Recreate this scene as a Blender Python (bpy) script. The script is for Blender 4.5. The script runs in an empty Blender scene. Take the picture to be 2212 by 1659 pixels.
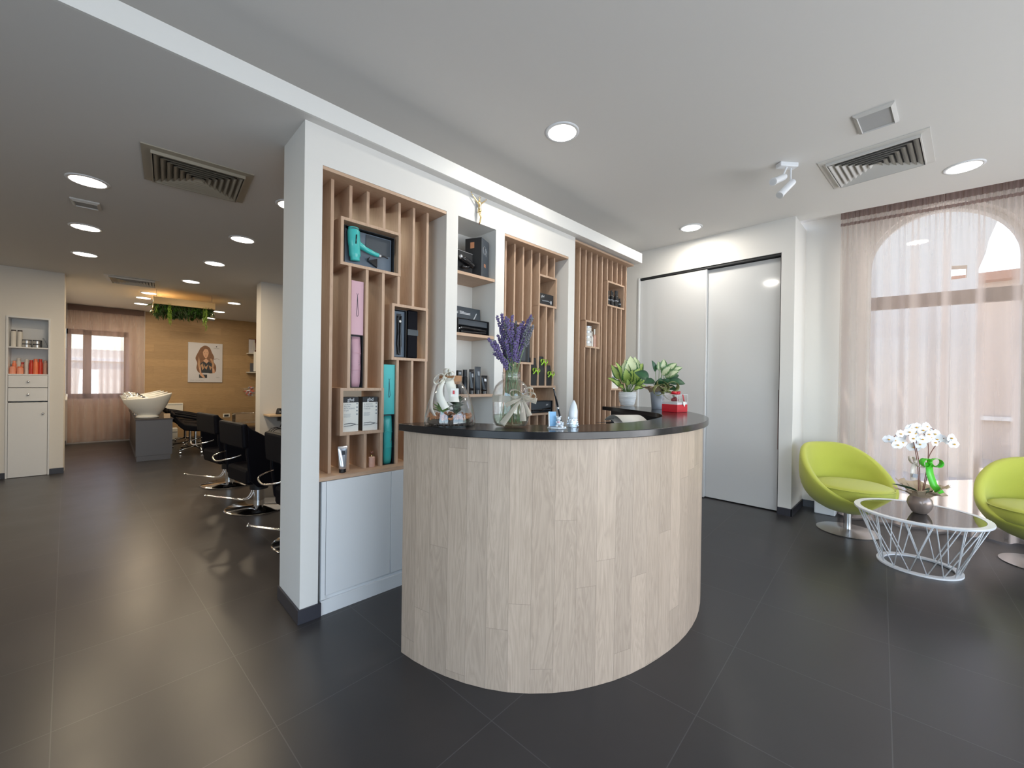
import bpy, bmesh, math, random
from mathutils import Vector, Matrix, Euler
sc = bpy.context.scene
COL = sc.collection
PI = math.pi
rnd = random.Random(7)

# ---------------- camera ----------------
def setup_camera():
    h, f, th, p, r = 1.35, 876.0, math.radians(45.13), 0.0040, 0.0137
    fw = Vector((math.cos(th), math.sin(th), 0)); rt = Vector((math.sin(th), -math.cos(th), 0)); up = Vector((0, 0, 1))
    F = math.cos(p)*fw - math.sin(p)*up; U0 = math.cos(p)*up + math.sin(p)*fw
    R = math.cos(r)*rt + math.sin(r)*U0; U = math.cos(r)*U0 - math.sin(r)*rt
    cd = bpy.data.cameras.new('camera'); cd.sensor_fit = 'HORIZONTAL'; cd.sensor_width = 36.0
    cd.lens = f/2212*36; cd.clip_start = 0.02; cd.clip_end = 200
    co = bpy.data.objects.new('camera', cd); COL.objects.link(co)
    M = Matrix((( R.x, U.x, -F.x, 0), (R.y, U.y, -F.y, 0), (R.z, U.z, -F.z, h), (0, 0, 0, 1)))
    co.matrix_world = M
    sc.camera = co
setup_camera()

# ---------------- world, sun, exposure ----------------
w = bpy.data.worlds.new('world'); sc.world = w; w.use_nodes = True
nt = w.node_tree; nt.nodes.clear()
sky = nt.nodes.new('ShaderNodeTexSky'); sky.sky_type = 'NISHITA'; sky.sun_disc = False
sky.sun_elevation = math.radians(50); sky.sun_rotation = math.radians(75); sky.dust_density = 1.5
bg = nt.nodes.new('ShaderNodeBackground'); bg.inputs[1].default_value = 0.55
wo = nt.nodes.new('ShaderNodeOutputWorld')
nt.links.new(sky.outputs[0], bg.inputs[0]); nt.links.new(bg.outputs[0], wo.inputs[0])
def lamp(name, kind, loc, direction, energy, color, **kw):
    ld = bpy.data.lights.new(name, kind); ld.energy = energy; ld.color = color
    for k, v in kw.items(): setattr(ld, k, v)
    o = bpy.data.objects.new(name, ld); COL.objects.link(o); o.location = loc
    o.rotation_euler = Vector(direction).to_track_quat('-Z', 'Y').to_euler()
    return o
lamp('sun', 'SUN', (12, -4, 12), (-0.30, 0.22, -0.93), 6.0, (1.0, 0.95, 0.86), angle=0.01)
# portals guide sky light in through the arched window and the salon window; the shop front behind the camera is an area of daylight
def portal(name, loc, direction, sx, sy):
    o = lamp(name, 'AREA', loc, direction, 1, (1, 1, 1), shape='RECTANGLE', size=sx, size_y=sy)
    o.data.cycles.is_portal = True
portal('portal_arched_window', (6.02, -0.11, 1.6), (-0.992, -0.127, 0), 1.2, 3.2)
portal('portal_added_window', (6.23, -1.72, 1.6), (-0.992, -0.127, 0), 1.2, 3.2)
portal('portal_salon_window', (-0.12, 12.2, 1.6), (0, -1, 0), 1.0, 1.6)
lamp('daylight_shop_front', 'AREA', (2.4, -3.3, 1.45), (0.05, 1, 0.02), 118, (0.66, 0.82, 1.0), shape='RECTANGLE', size=6.2, size_y=2.5)
lamp('added_ceiling_fill', 'AREA', (2.4, -3.3, 0.7), (0.05, 1, 0.55), 112, (1.0, 0.96, 0.92), shape='RECTANGLE', size=6.2, size_y=1.2)  # added fill lamp aimed upward to brighten the reception ceiling
lamp('daylight_side_window', 'AREA', (-2.95, -0.6, 1.45), (1, 0.12, 0.05), 74, (0.66, 0.83, 1.0), shape='RECTANGLE', size=3.4, size_y=2.5)

sc.view_settings.view_transform = 'Standard'; sc.view_settings.look = 'None'
sc.view_settings.exposure = 0.0; sc.view_settings.gamma = 1.0; sc.view_settings.use_curve_mapping = False
cy = sc.cycles
cy.use_denoising = True; cy.max_bounces = 8; cy.diffuse_bounces = 4; cy.glossy_bounces = 4; cy.transmission_bounces = 6
cy.transparent_max_bounces = 16; cy.caustics_reflective = False; cy.caustics_refractive = False
cy.sample_clamp_indirect = 6.0; cy.blur_glossy = 0.5

# ---------------- materials ----------------
def rgb(r, g, b):  # sRGB 0-255 to linear
    f = lambda c: (c/255/12.92) if c/255 <= .04045 else ((c/255+.055)/1.055)**2.4
    return (f(r), f(g), f(b), 1)
class NT:
    def __init__(s, name):
        s.m = bpy.data.materials.new(name); s.m.use_nodes = True; s.t = s.m.node_tree
        s.b = s.t.nodes['Principled BSDF']; s.out = s.t.nodes['Material Output']
    def n(s, typ, **kw):
        o = s.t.nodes.new(typ)
        for k, v in kw.items():
            if k.startswith('i_'): o.inputs[k[2:]].default_value = v
            elif k.startswith('x'): o.inputs[int(k[1:])].default_value = v
            else: setattr(o, k, v)
        return o
    def l(s, a, ao, b, bi): s.t.links.new(a.outputs[ao], b.inputs[bi])
    def math(s, op, a, b=None):
        o = s.n('ShaderNodeMath', operation=op)
        for i, v in enumerate((a, b)):
            if v is None: continue
            if isinstance(v, (int, float)): o.inputs[i].default_value = v
            else: s.t.links.new(v, o.inputs[i])
        return o.outputs[0]
    def bump(s, sock, strength=.3, dist=.01):
        bp = s.n('ShaderNodeBump', i_Strength=strength, i_Distance=dist)
        s.t.links.new(sock, bp.inputs['Height']); s.t.links.new(bp.outputs[0], s.b.inputs['Normal'])
def mat(name, col, rough=.5, metal=0, noise=0, nscale=30, bump=0, bscale=200, coat=0, sheen=0, spec=.5, emit=None, es=0):
    N = NT(name); b = N.b
    b.inputs['Base Color'].default_value = col; b.inputs['Roughness'].default_value = rough
    b.inputs['Metallic'].default_value = metal; b.inputs['Specular IOR Level'].default_value = spec
    b.inputs['Coat Weight'].default_value = coat; b.inputs['Coat Roughness'].default_value = .05
    b.inputs['Sheen Weight'].default_value = sheen
    if emit:
        b.inputs['Emission Color'].default_value = emit; b.inputs['Emission Strength'].default_value = es
    tc = N.n('ShaderNodeTexCoord')
    ns = N.n('ShaderNodeTexNoise', i_Scale=nscale, i_Detail=3.0)
    N.l(tc, 'Object', ns, 'Vector')
    mx = N.n('ShaderNodeMix', data_type='RGBA', blend_type='MULTIPLY'); mx.inputs[0].default_value = noise if noise else .04
    mx.inputs[6].default_value = col
    N.t.links.new(ns.outputs[0], mx.inputs[7]); N.t.links.new(mx.outputs[2], b.inputs['Base Color'])
    mr = N.n('ShaderNodeMapRange'); mr.inputs['To Min'].default_value = .75; mr.inputs['To Max'].default_value = 1.25
    N.t.links.new(ns.outputs[0], mr.inputs[0]); N.t.links.new(mr.outputs[0], mx.inputs[7])
    if bump:
        n2 = N.n('ShaderNodeTexNoise', i_Scale=bscale, i_Detail=2.0); N.l(tc, 'Object', n2, 'Vector')
        N.bump(n2.outputs[0], bump, .004)
    return N.m
def wood(name, c1, c2, axis='Z', rough=.5, scale=1.0, planks=None, uv=False):
    """grain runs along axis; planks=(width, length, width axis) gives boards of slightly different tone"""
    N = NT(name); b = N.b; b.inputs['Roughness'].default_value = rough
    tc = N.n('ShaderNodeTexCoord'); sep = N.n('ShaderNodeSeparateXYZ'); N.l(tc, 'UV' if uv else 'Object', sep, 0)
    X, Y, Z = sep.outputs
    if uv: along, across, third = Y, X, None
    else:
        along = {'X': X, 'Y': Y, 'Z': Z}[axis]
        if planks: across = {'X': X, 'Y': Y, 'Z': Z}[planks[2]]; third = None
        else:
            o = [s for k, s in zip('XYZ', (X, Y, Z)) if k != axis]; across, third = o
    comb = N.n('ShaderNodeCombineXYZ'); tone = None; edge = None
    if planks:
        pw, pl = planks[0], planks[1]
        idx = N.math('FLOOR', N.math('DIVIDE', across, pw))
        wn = N.n('ShaderNodeTexWhiteNoise', noise_dimensions='1D'); N.t.links.new(idx, wn.inputs['W'])
        al = N.math('ADD', N.math('DIVIDE', along, pl), N.math('MULTIPLY', wn.outputs['Value'], 5.0))
        idy = N.math('FLOOR', al)
        w2 = N.n('ShaderNodeTexWhiteNoise', noise_dimensions='2D'); cv = N.n('ShaderNodeCombineXYZ')
        N.t.links.new(idx, cv.inputs[0]); N.t.links.new(idy, cv.inputs[1]); N.t.links.new(cv.outputs[0], w2.inputs['Vector'])
        tone = w2.outputs['Value']
        fa = N.math('FRACT', N.math('DIVIDE', across, pw)); fl = N.math('FRACT', al)
        e1 = N.math('LESS_THAN', N.math('MULTIPLY', N.math('MINIMUM', fa, N.math('SUBTRACT', 1.0, fa)), pw), .0009)
        e2 = N.math('LESS_THAN', N.math('MULTIPLY', N.math('MINIMUM', fl, N.math('SUBTRACT', 1.0, fl)), pl), .0009)
        edge = N.math('MAXIMUM', e1, e2)
        N.t.links.new(N.math('MULTIPLY', across, 14*scale), comb.inputs[0])
        N.t.links.new(N.math('MULTIPLY', along, 1.3*scale), comb.inputs[1])
        N.t.links.new(N.math('MULTIPLY', tone, 40.0), comb.inputs[2])
    else:
        N.t.links.new(N.math('MULTIPLY', across, 22*scale), comb.inputs[0])
        N.t.links.new(N.math('MULTIPLY', along, 1.5*scale), comb.inputs[1])
        if third is not None: N.t.links.new(N.math('MULTIPLY', third, 22*scale), comb.inputs[2])
    n1 = N.n('ShaderNodeTexNoise', i_Scale=1.0, i_Detail=4.0, i_Distortion=1.4); N.l(comb, 0, n1, 'Vector')
    n2 = N.n('ShaderNodeTexNoise', i_Scale=6.0, i_Detail=3.0, i_Distortion=.3); N.l(comb, 0, n2, 'Vector')
    rings = N.math('FRACT', N.math('MULTIPLY', n1.outputs[0], 9.0))
    rings = N.math('MULTIPLY', N.math('ABSOLUTE', N.math('SUBTRACT', rings, .5)), .9)
    v = N.math('ADD', N.math('MULTIPLY', rings, .8), N.math('MULTIPLY', n2.outputs[0], .6))
    mx = N.n('ShaderNodeMix', data_type='RGBA'); N.t.links.new(v, mx.inputs[0])
    mx.inputs[6].default_value = c1; mx.inputs[7].default_value = c2
    last = mx.outputs[2]
    if tone is not None:
        mr = N.n('ShaderNodeMapRange'); N.t.links.new(tone, mr.inputs[0]); mr.inputs['To Min'].default_value = .90; mr.inputs['To Max'].default_value = 1.09
        m2 = N.n('ShaderNodeMix', data_type='RGBA', blend_type='MULTIPLY'); m2.inputs[0].default_value = 1
        N.t.links.new(last, m2.inputs[6]); N.t.links.new(mr.outputs[0], m2.inputs[7])
        m3 = N.n('ShaderNodeMix', data_type='RGBA'); N.t.links.new(N.math('MULTIPLY', edge, .45), m3.inputs[0])
        N.t.links.new(m2.outputs[2], m3.inputs[6]); m3.inputs[7].default_value = (c2[0]*.4, c2[1]*.4, c2[2]*.4, 1)
        last = m3.outputs[2]
    N.t.links.new(last, b.inputs['Base Color'])
    N.bump(v, .08, .002)
    return N.m
def glass(name, tint=(1, 1, 1, 1), rough=0.0, alpha=.12, ior=1.45):
    """thin clear glass: mostly transparent with a fresnel reflection"""
    N = NT(name); N.t.nodes.remove(N.b)
    tr = N.n('ShaderNodeBsdfTransparent'); tr.inputs[0].default_value = tint
    gl = N.n('ShaderNodeBsdfGlossy'); gl.inputs['Roughness'].default_value = rough
    lw = N.n('ShaderNodeLayerWeight'); lw.inputs[0].default_value = .5
    pw = N.math('POWER', lw.outputs['Facing'], 3.0); fac = N.math('ADD', N.math('MULTIPLY', pw, .75), alpha*.5)
    mx = N.n('ShaderNodeMixShader'); N.t.links.new(fac, mx.inputs[0]); N.l(tr, 0, mx, 1); N.l(gl, 0, mx, 2)
    N.l(mx, 0, N.out, 'Surface')
    return N.m
def tiles_mat():
    N = NT('floor_tiles'); b = N.b
    tc = N.n('ShaderNodeTexCoord'); mp = N.n('ShaderNodeMapping'); mp.inputs['Rotation'].default_value = (0, 0, -.05)
    N.l(tc, 'Object', mp, 'Vector'); sep = N.n('ShaderNodeSeparateXYZ'); N.l(mp, 0, sep, 0)
    T = .59
    u = N.math('DIVIDE', N.math('ADD', sep.outputs[0], .03), T); v = N.math('DIVIDE', N.math('ADD', sep.outputs[1], .05), T)
    fu = N.math('FRACT', u); fv = N.math('FRACT', v)
    eu = N.math('MINIMUM', fu, N.math('SUBTRACT', 1.0, fu)); ev = N.math('MINIMUM', fv, N.math('SUBTRACT', 1.0, fv))
    e = N.math('LESS_THAN', N.math('MINIMUM', eu, ev), .0028)
    wn = N.n('ShaderNodeTexWhiteNoise', noise_dimensions='2D'); cv = N.n('ShaderNodeCombineXYZ')
    N.t.links.new(N.math('FLOOR', u), cv.inputs[0]); N.t.links.new(N.math('FLOOR', v), cv.inputs[1]); N.l(cv, 0, wn, 'Vector')
    ns = N.n('ShaderNodeTexNoise', i_Scale=2.2, i_Detail=6.0, i_Roughness=.6); N.l(tc, 'Object', ns, 'Vector')
    val = N.math('ADD', N.math('MULTIPLY', wn.outputs['Value'], .25), N.math('MULTIPLY', ns.outputs[0], .8))
    mx = N.n('ShaderNodeMix', data_type='RGBA'); N.t.links.new(val, mx.inputs[0])
    mx.inputs[6].default_value = (.028, .0265, .028, 1); mx.inputs[7].default_value = (.046, .0435, .046, 1)
    m2 = N.n('ShaderNodeMix', data_type='RGBA'); N.t.links.new(e, m2.inputs[0]); N.l(mx, 2, m2, 6); m2.inputs[7].default_value = (.075, .075, .078, 1)
    N.l(m2, 2, b, 'Base Color')
    rr = N.n('ShaderNodeMapRange'); N.t.links.new(ns.outputs[0], rr.inputs[0]); rr.inputs['To Min'].default_value = .25; rr.inputs['To Max'].default_value = .38
    N.l(rr, 0, b, 'Roughness'); b.inputs['Specular IOR Level'].default_value = .45
    N.bump(N.math('SUBTRACT', N.math('MULTIPLY', ns.outputs[0], .15), e), .25, .002)
    return N.m
def sheer_mat(name, col, dens):
    N = NT(name); N.t.nodes.remove(N.b)
    tr = N.n('ShaderNodeBsdfTransparent'); tr.inputs[0].default_value = (.97, .945, .93, 1)
    tl = N.n('ShaderNodeBsdfTranslucent'); tl.inputs[0].default_value = col
    df = N.n('ShaderNodeBsdfDiffuse'); df.inputs[0].default_value = col
    m1 = N.n('ShaderNodeMixShader'); m1.inputs[0].default_value = .45; N.l(tl, 0, m1, 1); N.l(df, 0, m1, 2)
    lw = N.n('ShaderNodeLayerWeight'); lw.inputs[0].default_value = .5
    tc = N.n('ShaderNodeTexCoord'); mp = N.n('ShaderNodeMapping'); mp.inputs['Scale'].default_value = (60, 60, 3); N.l(tc, 'Object', mp, 'Vector')
    ns = N.n('ShaderNodeTexNoise', i_Scale=1.0, i_Detail=1.0); N.l(mp, 0, ns, 'Vector')
    fac = N.math('ADD', N.math('ADD', dens, N.math('MULTIPLY', N.math('POWER', lw.outputs['Facing'], 1.0), 1.5)), N.math('MULTIPLY', N.math('SUBTRACT', ns.outputs[0], .5), .05))
    m2 = N.n('ShaderNodeMixShader'); N.t.links.new(fac, m2.inputs[0]); N.l(tr, 0, m2, 1); N.l(m1, 0, m2, 2); N.l(m2, 0, N.out, 'Surface')
    return N.m
def leaf_mat(name, edge, center, widthf=.5, vein=.0):
    N = NT(name); b = N.b; b.inputs['Roughness'].default_value = .38
    tc = N.n('ShaderNodeTexCoord'); sep = N.n('ShaderNodeSeparateXYZ'); N.l(tc, 'UV', sep, 0)
    d = N.math('MULTIPLY', N.math('ABSOLUTE', N.math('SUBTRACT', sep.outputs[0], .5)), 2.0)
    ns = N.n('ShaderNodeTexNoise', i_Scale=9.0, i_Detail=3.0); N.l(tc, 'UV', ns, 'Vector')
    k = N.math('ADD', d, N.math('MULTIPLY', N.math('SUBTRACT', ns.outputs[0], .5), .9))
    mr = N.n('ShaderNodeMapRange'); N.t.links.new(k, mr.inputs[0]); mr.inputs['From Min'].default_value = widthf-.12; mr.inputs['From Max'].default_value = widthf+.12
    mx = N.n('ShaderNodeMix', data_type='RGBA'); N.l(mr, 0, mx, 0); mx.inputs[6].default_value = center; mx.inputs[7].default_value = edge
    N.l(mx, 2, b, 'Base Color')
    b.inputs['Transmission Weight'].default_value = 0
    return N.m

M = {}
M['wall'] = mat('wall_paint', (.76, .738, .70, 1), .75, noise=.03, bump=.05, bscale=400)
M['ceil'] = mat('ceiling_paint', (.72, .70, .675, 1), .85, noise=.03)
M['white'] = mat('white_lacquer', (.76, .77, .78, 1), .35, noise=.02)
M['panel'] = mat('gloss_panel', (.67, .668, .66, 1), .09, noise=.02, coat=.4)
M['paneledge'] = mat('panel_edge_aluminium', (.85, .85, .85, 1), .3, metal=.3)
M['dark'] = mat('dark_void', (.015, .015, .016, 1), .6)
M['tile'] = tiles_mat()
M['skirt'] = mat('skirting_tile', (.035, .035, .045, 1), .35, noise=.2)
M['oak'] = wood('pale_oak', (.60, .42, .30, 1), (.42, .27, .175, 1), 'Z', .5)
M['oakh'] = wood('pale_oak_board', (.60, .42, .30, 1), (.44, .285, .185, 1), 'X', .5)
M['counter'] = wood('counter_oak_planks', (.57, .445, .345, 1), (.36, .27, .20, 1), 'Z', .45, planks=(.098, 1.05, 'X'), uv=True)
M['woodwall'] = wood('wall_oak_planks', (.46, .31, .16, 1), (.33, .21, .10, 1), 'X', .5, planks=(.16, 1.6, 'Z'))
M['black'] = mat('black_polished', (.009, .009, .011, 1), .18, coat=0, spec=.4)
M['blackm'] = mat('black_matt', (.014, .014, .016, 1), .5)
M['blackgloss'] = mat('black_plastic', (.012, .012, .014, 1), .2)
M['char'] = mat('charcoal_card', (.045, .055, .068, 1), .5)
M['charl'] = mat('slate_foam', (.12, .155, .20, 1), .6)
M['chrome'] = mat('chrome', (.85, .85, .86, 1), .09, metal=1)
M['steel'] = mat('brushed_steel', (.62, .61, .60, 1), .28, metal=1, noise=.1)
M['leather'] = mat('black_leather', (.004, .004, .007, 1), .55, bump=.1, bscale=300, spec=.10)
M['lime'] = mat('lime_wool', (.50, .52, .075, 1), .9, noise=.25, nscale=260, bump=.5, bscale=500, sheen=.25)
M['wmetal'] = mat('white_powder_coat', (.82, .83, .85, 1), .3)
M['tglass'] = mat('smoked_glass_top', (.012, .012, .014, 1), .02, coat=.5, spec=.9)
M['glass'] = glass('clear_glass')
M['wglass'] = glass('window_glass', alpha=.06)
M['acryl'] = glass('clear_acrylic', alpha=.35)
M['sheer'] = sheer_mat('sheer_mauve', (.66, .565, .52, 1), .22)
M['tape'] = sheer_mat('sheer_mauve_heading', (.34, .25, .23, 1), .72)
M['sheer2'] = sheer_mat('sheer_rose', (.64, .48, .42, 1), .38)
M['vent'] = mat('vent_white', (.62, .60, .57, 1), .5)
M['ventwarm'] = mat('vent_beige', (.36, .32, .25, 1), .5)
M['led'] = mat('led_disc', (1, 1, 1, 1), .4, emit=(1, .93, .80, 1), es=9)
M['ledc'] = mat('led_disc_cool', (1, 1, 1, 1), .4, emit=(1, .96, .88, 1), es=8)
M['gold'] = mat('gilded_metal', (.83, .62, .30, 1), .25, metal=1)
M['teal'] = mat('turquoise_gloss', (.055, .47, .45, 1), .25)
M['tealm'] = mat('turquoise_card', (.06, .50, .50, 1), .45)
M['pink'] = mat('dusty_pink_card', (.62, .38, .44, 1), .5)
M['pinkfab'] = mat('dusty_pink_satin', (.55, .32, .38, 1), .4, noise=.2, nscale=12)
M['cream'] = mat('cream_paper', (.80, .78, .72, 1), .6)
M['ltxt'] = mat('light_print', (.75, .77, .80, 1), .5)
M['dtxt'] = mat('dark_print', (.03, .035, .045, 1), .5)
M['gtxt'] = mat('grey_print', (.25, .27, .30, 1), .5)
M['copper'] = mat('copper_print', (.65, .30, .16, 1), .35, metal=.4)
M['silver'] = mat('silver_tube', (.60, .61, .64, 1), .22, metal=.7)
M['rose'] = mat('rose_bottle', (.60, .36, .28, 1), .3)
M['brown'] = mat('dark_brown', (.16, .06, .035, 1), .3)
M['cork'] = mat('cork', (.45, .24, .12, 1), .8, noise=.6, nscale=90)
M['soil'] = mat('dark_soil', (.035, .022, .016, 1), .95, noise=.6, nscale=120, bump=.8, bscale=90)
M['bark'] = mat('orange_bark', (.48, .19, .07, 1), .8, noise=.5, nscale=60)
M['satin'] = mat('satin_ribbon', (.72, .64, .56, 1), .28, sheen=.2)
M['satinw'] = mat('cream_satin', (.80, .77, .68, 1), .25)
M['burlap'] = sheer_mat('cream_mesh_ribbon', (.78, .73, .64, 1), .5)
M['blue'] = mat('reflected_sky_blue', (.24, .47, .72, 1), .5)
M['stem'] = mat('green_stem', (.12, .22, .07, 1), .5)
M['stemg'] = mat('grey_green_stem', (.20, .28, .14, 1), .6)
M['lav'] = mat('lavender_bloom', (.165, .12, .27, 1), .8, noise=.6, nscale=40)
M['lavg'] = mat('lavender_bud_grey', (.20, .19, .22, 1), .8, noise=.4)
M['water'] = glass('water_tint', tint=(.91, .96, .90, 1), alpha=.05)
M['pot'] = mat('white_ceramic', (.74, .77, .80, 1), .22)
M['zinc'] = mat('white_zinc_pot', (.62, .66, .73, 1), .35)
M['olive'] = mat('olive_satin', (.27, .29, .12, 1), .32)
M['kraft'] = mat('kraft_paper', (.50, .38, .26, 1), .7, noise=.15)
M['foil'] = mat('taupe_foil', (.34, .26, .22, 1), .25, metal=.3)
M['red'] = mat('red_card', (.55, .012, .025, 1), .3)
M['rosered'] = mat('rose_petal_red', (.30, .006, .02, 1), .6)
M['lgreen'] = mat('lime_ribbon', (.35, .62, .05, 1), .4)
M['bgreen'] = mat('bright_green_ribbon', (.09, .58, .03, 1), .35)
M['petal'] = mat('white_petal', (.86, .86, .88, 1), .5)
M['lip'] = mat('yellow_orchid_lip', (.75, .45, .10, 1), .5)
M['twig'] = mat('brown_stem', (.20, .07, .05, 1), .6)
M['crystal'] = mat('crystal', (.80, .85, .90, 1), .05, metal=.35)
M['diff'] = leaf_mat('dieffenbachia_leaf', (.030, .12, .025, 1), (.42, .56, .14, 1), .66)
M['diff2'] = leaf_mat('dieffenbachia_pale_leaf', (.04, .15, .03, 1), (.70, .76, .46, 1), .80)
M['phil'] = leaf_mat('philodendron_leaf', (.02, .065, .03, 1), (.03, .10, .04, 1), .5)
M['philv'] = leaf_mat('variegated_leaf', (.07, .17, .05, 1), (.55, .60, .38, 1), .55)
M['succ'] = leaf_mat('succulent_leaf', (.16, .34, .07, 1), (.24, .44, .12, 1), .5)
M['grass'] = leaf_mat('hanging_foliage', (.02, .07, .012, 1), (.05, .14, .02, 1), .5)
M['hang'] = leaf_mat('hanging_bright_foliage', (.20, .36, .04, 1), (.30, .46, .07, 1), .5)
M['planter'] = wood('planter_wood', (.70, .48, .22, 1), (.55, .36, .15, 1), 'X', .45)
M['basin'] = mat('basin_ceramic', (.78, .79, .77, 1), .12)
M['grey'] = mat('grey_laminate', (.10, .105, .125, 1), .4)
M['bedge'] = mat('dark_edge', (.04, .03, .03, 1), .4)
M['poster'] = mat('poster_paper', (.60, .60, .64, 1), .4)
M['skin'] = mat('printed_skin', (.60, .36, .24, 1), .6)
M['hair'] = mat('printed_hair', (.20, .10, .055, 1), .6, noise=.8, nscale=30)
M['hairl'] = mat('printed_hair_light', (.45, .27, .15, 1), .6)
M['tabtop'] = wood('shelf_top_oak', (.66, .50, .33, 1), (.52, .37, .22, 1), 'X', .4)
M['orange'] = mat('orange_bottle', (.85, .22, .10, 1), .3)
M['coral'] = mat('coral_jar', (.85, .36, .24, 1), .35)
M['redb'] = mat('red_bottle', (.62, .05, .03, 1), .3)
M['bottlew'] = mat('white_bottle', (.68, .66, .62, 1), .3)
M['facade'] = mat('facade_plaster', (.66, .565, .49, 1), .9, noise=.1, nscale=3)
M['facade2'] = mat('facade_plaster_light', (.76, .69, .60, 1), .9, noise=.1, nscale=3)
M['paving'] = mat('outdoor_paving', (.62, .56, .50, 1), .8, noise=.15)
M['rooft'] = mat('roof_tiles', (.45, .26, .18, 1), .9, noise=.3)
M['trimw'] = mat('trim_white', (.80, .79, .76, 1), .5)
M['frame'] = mat('window_frame_paint', (.34, .28, .24, 1), .5)

# ---------------- mesh helpers ----------------
class B:
    def __init__(s): s.bm = bmesh.new(); s.uv = None
    def box(s, x0, x1, y0, y1, z0, z1, rot=None, at=None):
        r = bmesh.ops.create_cube(s.bm, size=1.0)
        c = Vector(((x0+x1)/2, (y0+y1)/2, (z0+z1)/2))
        for v in r['verts']:
            p = Vector((v.co.x*(x1-x0), v.co.y*(y1-y0), v.co.z*(z1-z0)))
            if rot: p = Euler(rot).to_matrix() @ p
            v.co = p + c
        return s
    def cyl(s, c, r, h, n=24, r2=None, rot=None):
        """axis z from c upward unless rot"""
        r2 = r if r2 is None else r2
        m = Matrix.Translation(Vector(c)) @ (Euler(rot).to_matrix().to_4x4() if rot else Matrix()) @ Matrix.Translation((0, 0, h/2))
        bmesh.ops.create_cone(s.bm, cap_ends=True, segments=n, radius1=max(r, 1e-4), radius2=max(r2, 1e-4), depth=h, matrix=m)
        return s
    def sph(s, c, r, u=12, v=8, sc3=(1, 1, 1), rot=None):
        m = Matrix.Translation(Vector(c)) @ (Euler(rot).to_matrix().to_4x4() if rot else Matrix()) @ Matrix.Diagonal((sc3[0], sc3[1], sc3[2], 1))
        bmesh.ops.create_uvsphere(s.bm, u_segments=u, v_segments=v, radius=r, matrix=m)
        return s
    def ico(s, c, r, sub=1, sc3=(1, 1, 1), rot=None):
        m = Matrix.Translation(Vector(c)) @ (Euler(rot).to_matrix().to_4x4() if rot else Matrix()) @ Matrix.Diagonal((sc3[0], sc3[1], sc3[2], 1))
        bmesh.ops.create_icosphere(s.bm, subdivisions=sub, radius=r, matrix=m)
        return s
    def rings(s, R, close=True, cap0=False, cap1=False):
        """R: list of rings of points"""
        V = [[s.bm.verts.new(p) for p in ring] for ring in R]
        n = len(V[0])
        for i in range(len(V)-1):
            for j in range(n if close else n-1):
                k = (j+1) % n
                try: s.bm.faces.new((V[i][j], V[i][k], V[i+1][k], V[i+1][j]))
                except ValueError: pass
        if cap0: s.bm.faces.new(V[0][::-1])
        if cap1: s.bm.faces.new(V[-1])
        return s
    def lathe(s, prof, n=32, c=(0, 0, 0), caps=True):
        R = []
        for r, z in prof: R.append([(c[0]+max(r, 1e-4)*math.cos(2*PI*j/n), c[1]+max(r, 1e-4)*math.sin(2*PI*j/n), c[2]+z) for j in range(n)])
        return s.rings(R, True, caps, caps)
    def tube(s, pts, r, n=8, caps=True, closed=False):
        P = [Vector(p) for p in pts]; R = []; rr = r if isinstance(r, (list, tuple)) else [r]*len(P)
        prev = None
        for i, p in enumerate(P):
            if closed: t = (P[(i+1) % len(P)] - P[i-1])
            else: t = (P[min(i+1, len(P)-1)] - P[max(i-1, 0)])
            t = t.normalized() if t.length > 1e-9 else Vector((0, 0, 1))
            if prev is None:
                a = Vector((0, 0, 1)) if abs(t.z) < .9 else Vector((1, 0, 0)); u = t.cross(a).normalized()
            else:
                u = prev - t*prev.dot(t); u = u.normalized() if u.length > 1e-6 else t.orthogonal().normalized()
            prev = u; v = t.cross(u)
            R.append([p + (u*math.cos(2*PI*j/n) + v*math.sin(2*PI*j/n))*rr[i] for j in range(n)])
        if closed: R.append(R[0])
        return s.rings(R, True, caps and not closed, caps and not closed)
    def prism(s, poly, z0, z1):
        lo = [s.bm.verts.new((x, y, z0)) for x, y in poly]; hi = [s.bm.verts.new((x, y, z1)) for x, y in poly]
        n = len(poly)
        s.bm.faces.new(lo[::-1]); s.bm.faces.new(hi)
        for i in range(n): s.bm.faces.new((lo[i], lo[(i+1) % n], hi[(i+1) % n], hi[i]))
        return s
    def face(s, pts):
        s.bm.faces.new([s.bm.verts.new(p) for p in pts]); return s
    def plate(s, poly, y0, y1):
        """polygon of (x, z) points extruded along y"""
        a = [s.bm.verts.new((x, y0, z)) for x, z in poly]; b = [s.bm.verts.new((x, y1, z)) for x, z in poly]; n = len(poly)
        s.bm.faces.new(a); s.bm.faces.new(b[::-1])
        for i in range(n): s.bm.faces.new((a[(i+1) % n], a[i], b[i], b[(i+1) % n]))
        return s
    def ribbon(s, pts, width, side, thick=.0012):
        P = [Vector(p) for p in pts]; R = []
        for i, p in enumerate(P):
            sd = (side(i/(len(P)-1)) if callable(side) else Vector(side)).normalized()
            wd = width(i/(len(P)-1)) if callable(width) else width
            t = (P[min(i+1, len(P)-1)]-P[max(i-1, 0)]).normalized(); nn = t.cross(sd).normalized()
            R.append([p+sd*wd/2+nn*thick/2, p+sd*wd/2-nn*thick/2, p-sd*wd/2-nn*thick/2, p-sd*wd/2+nn*thick/2])
        return s.rings(R, True, True, True)
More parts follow.
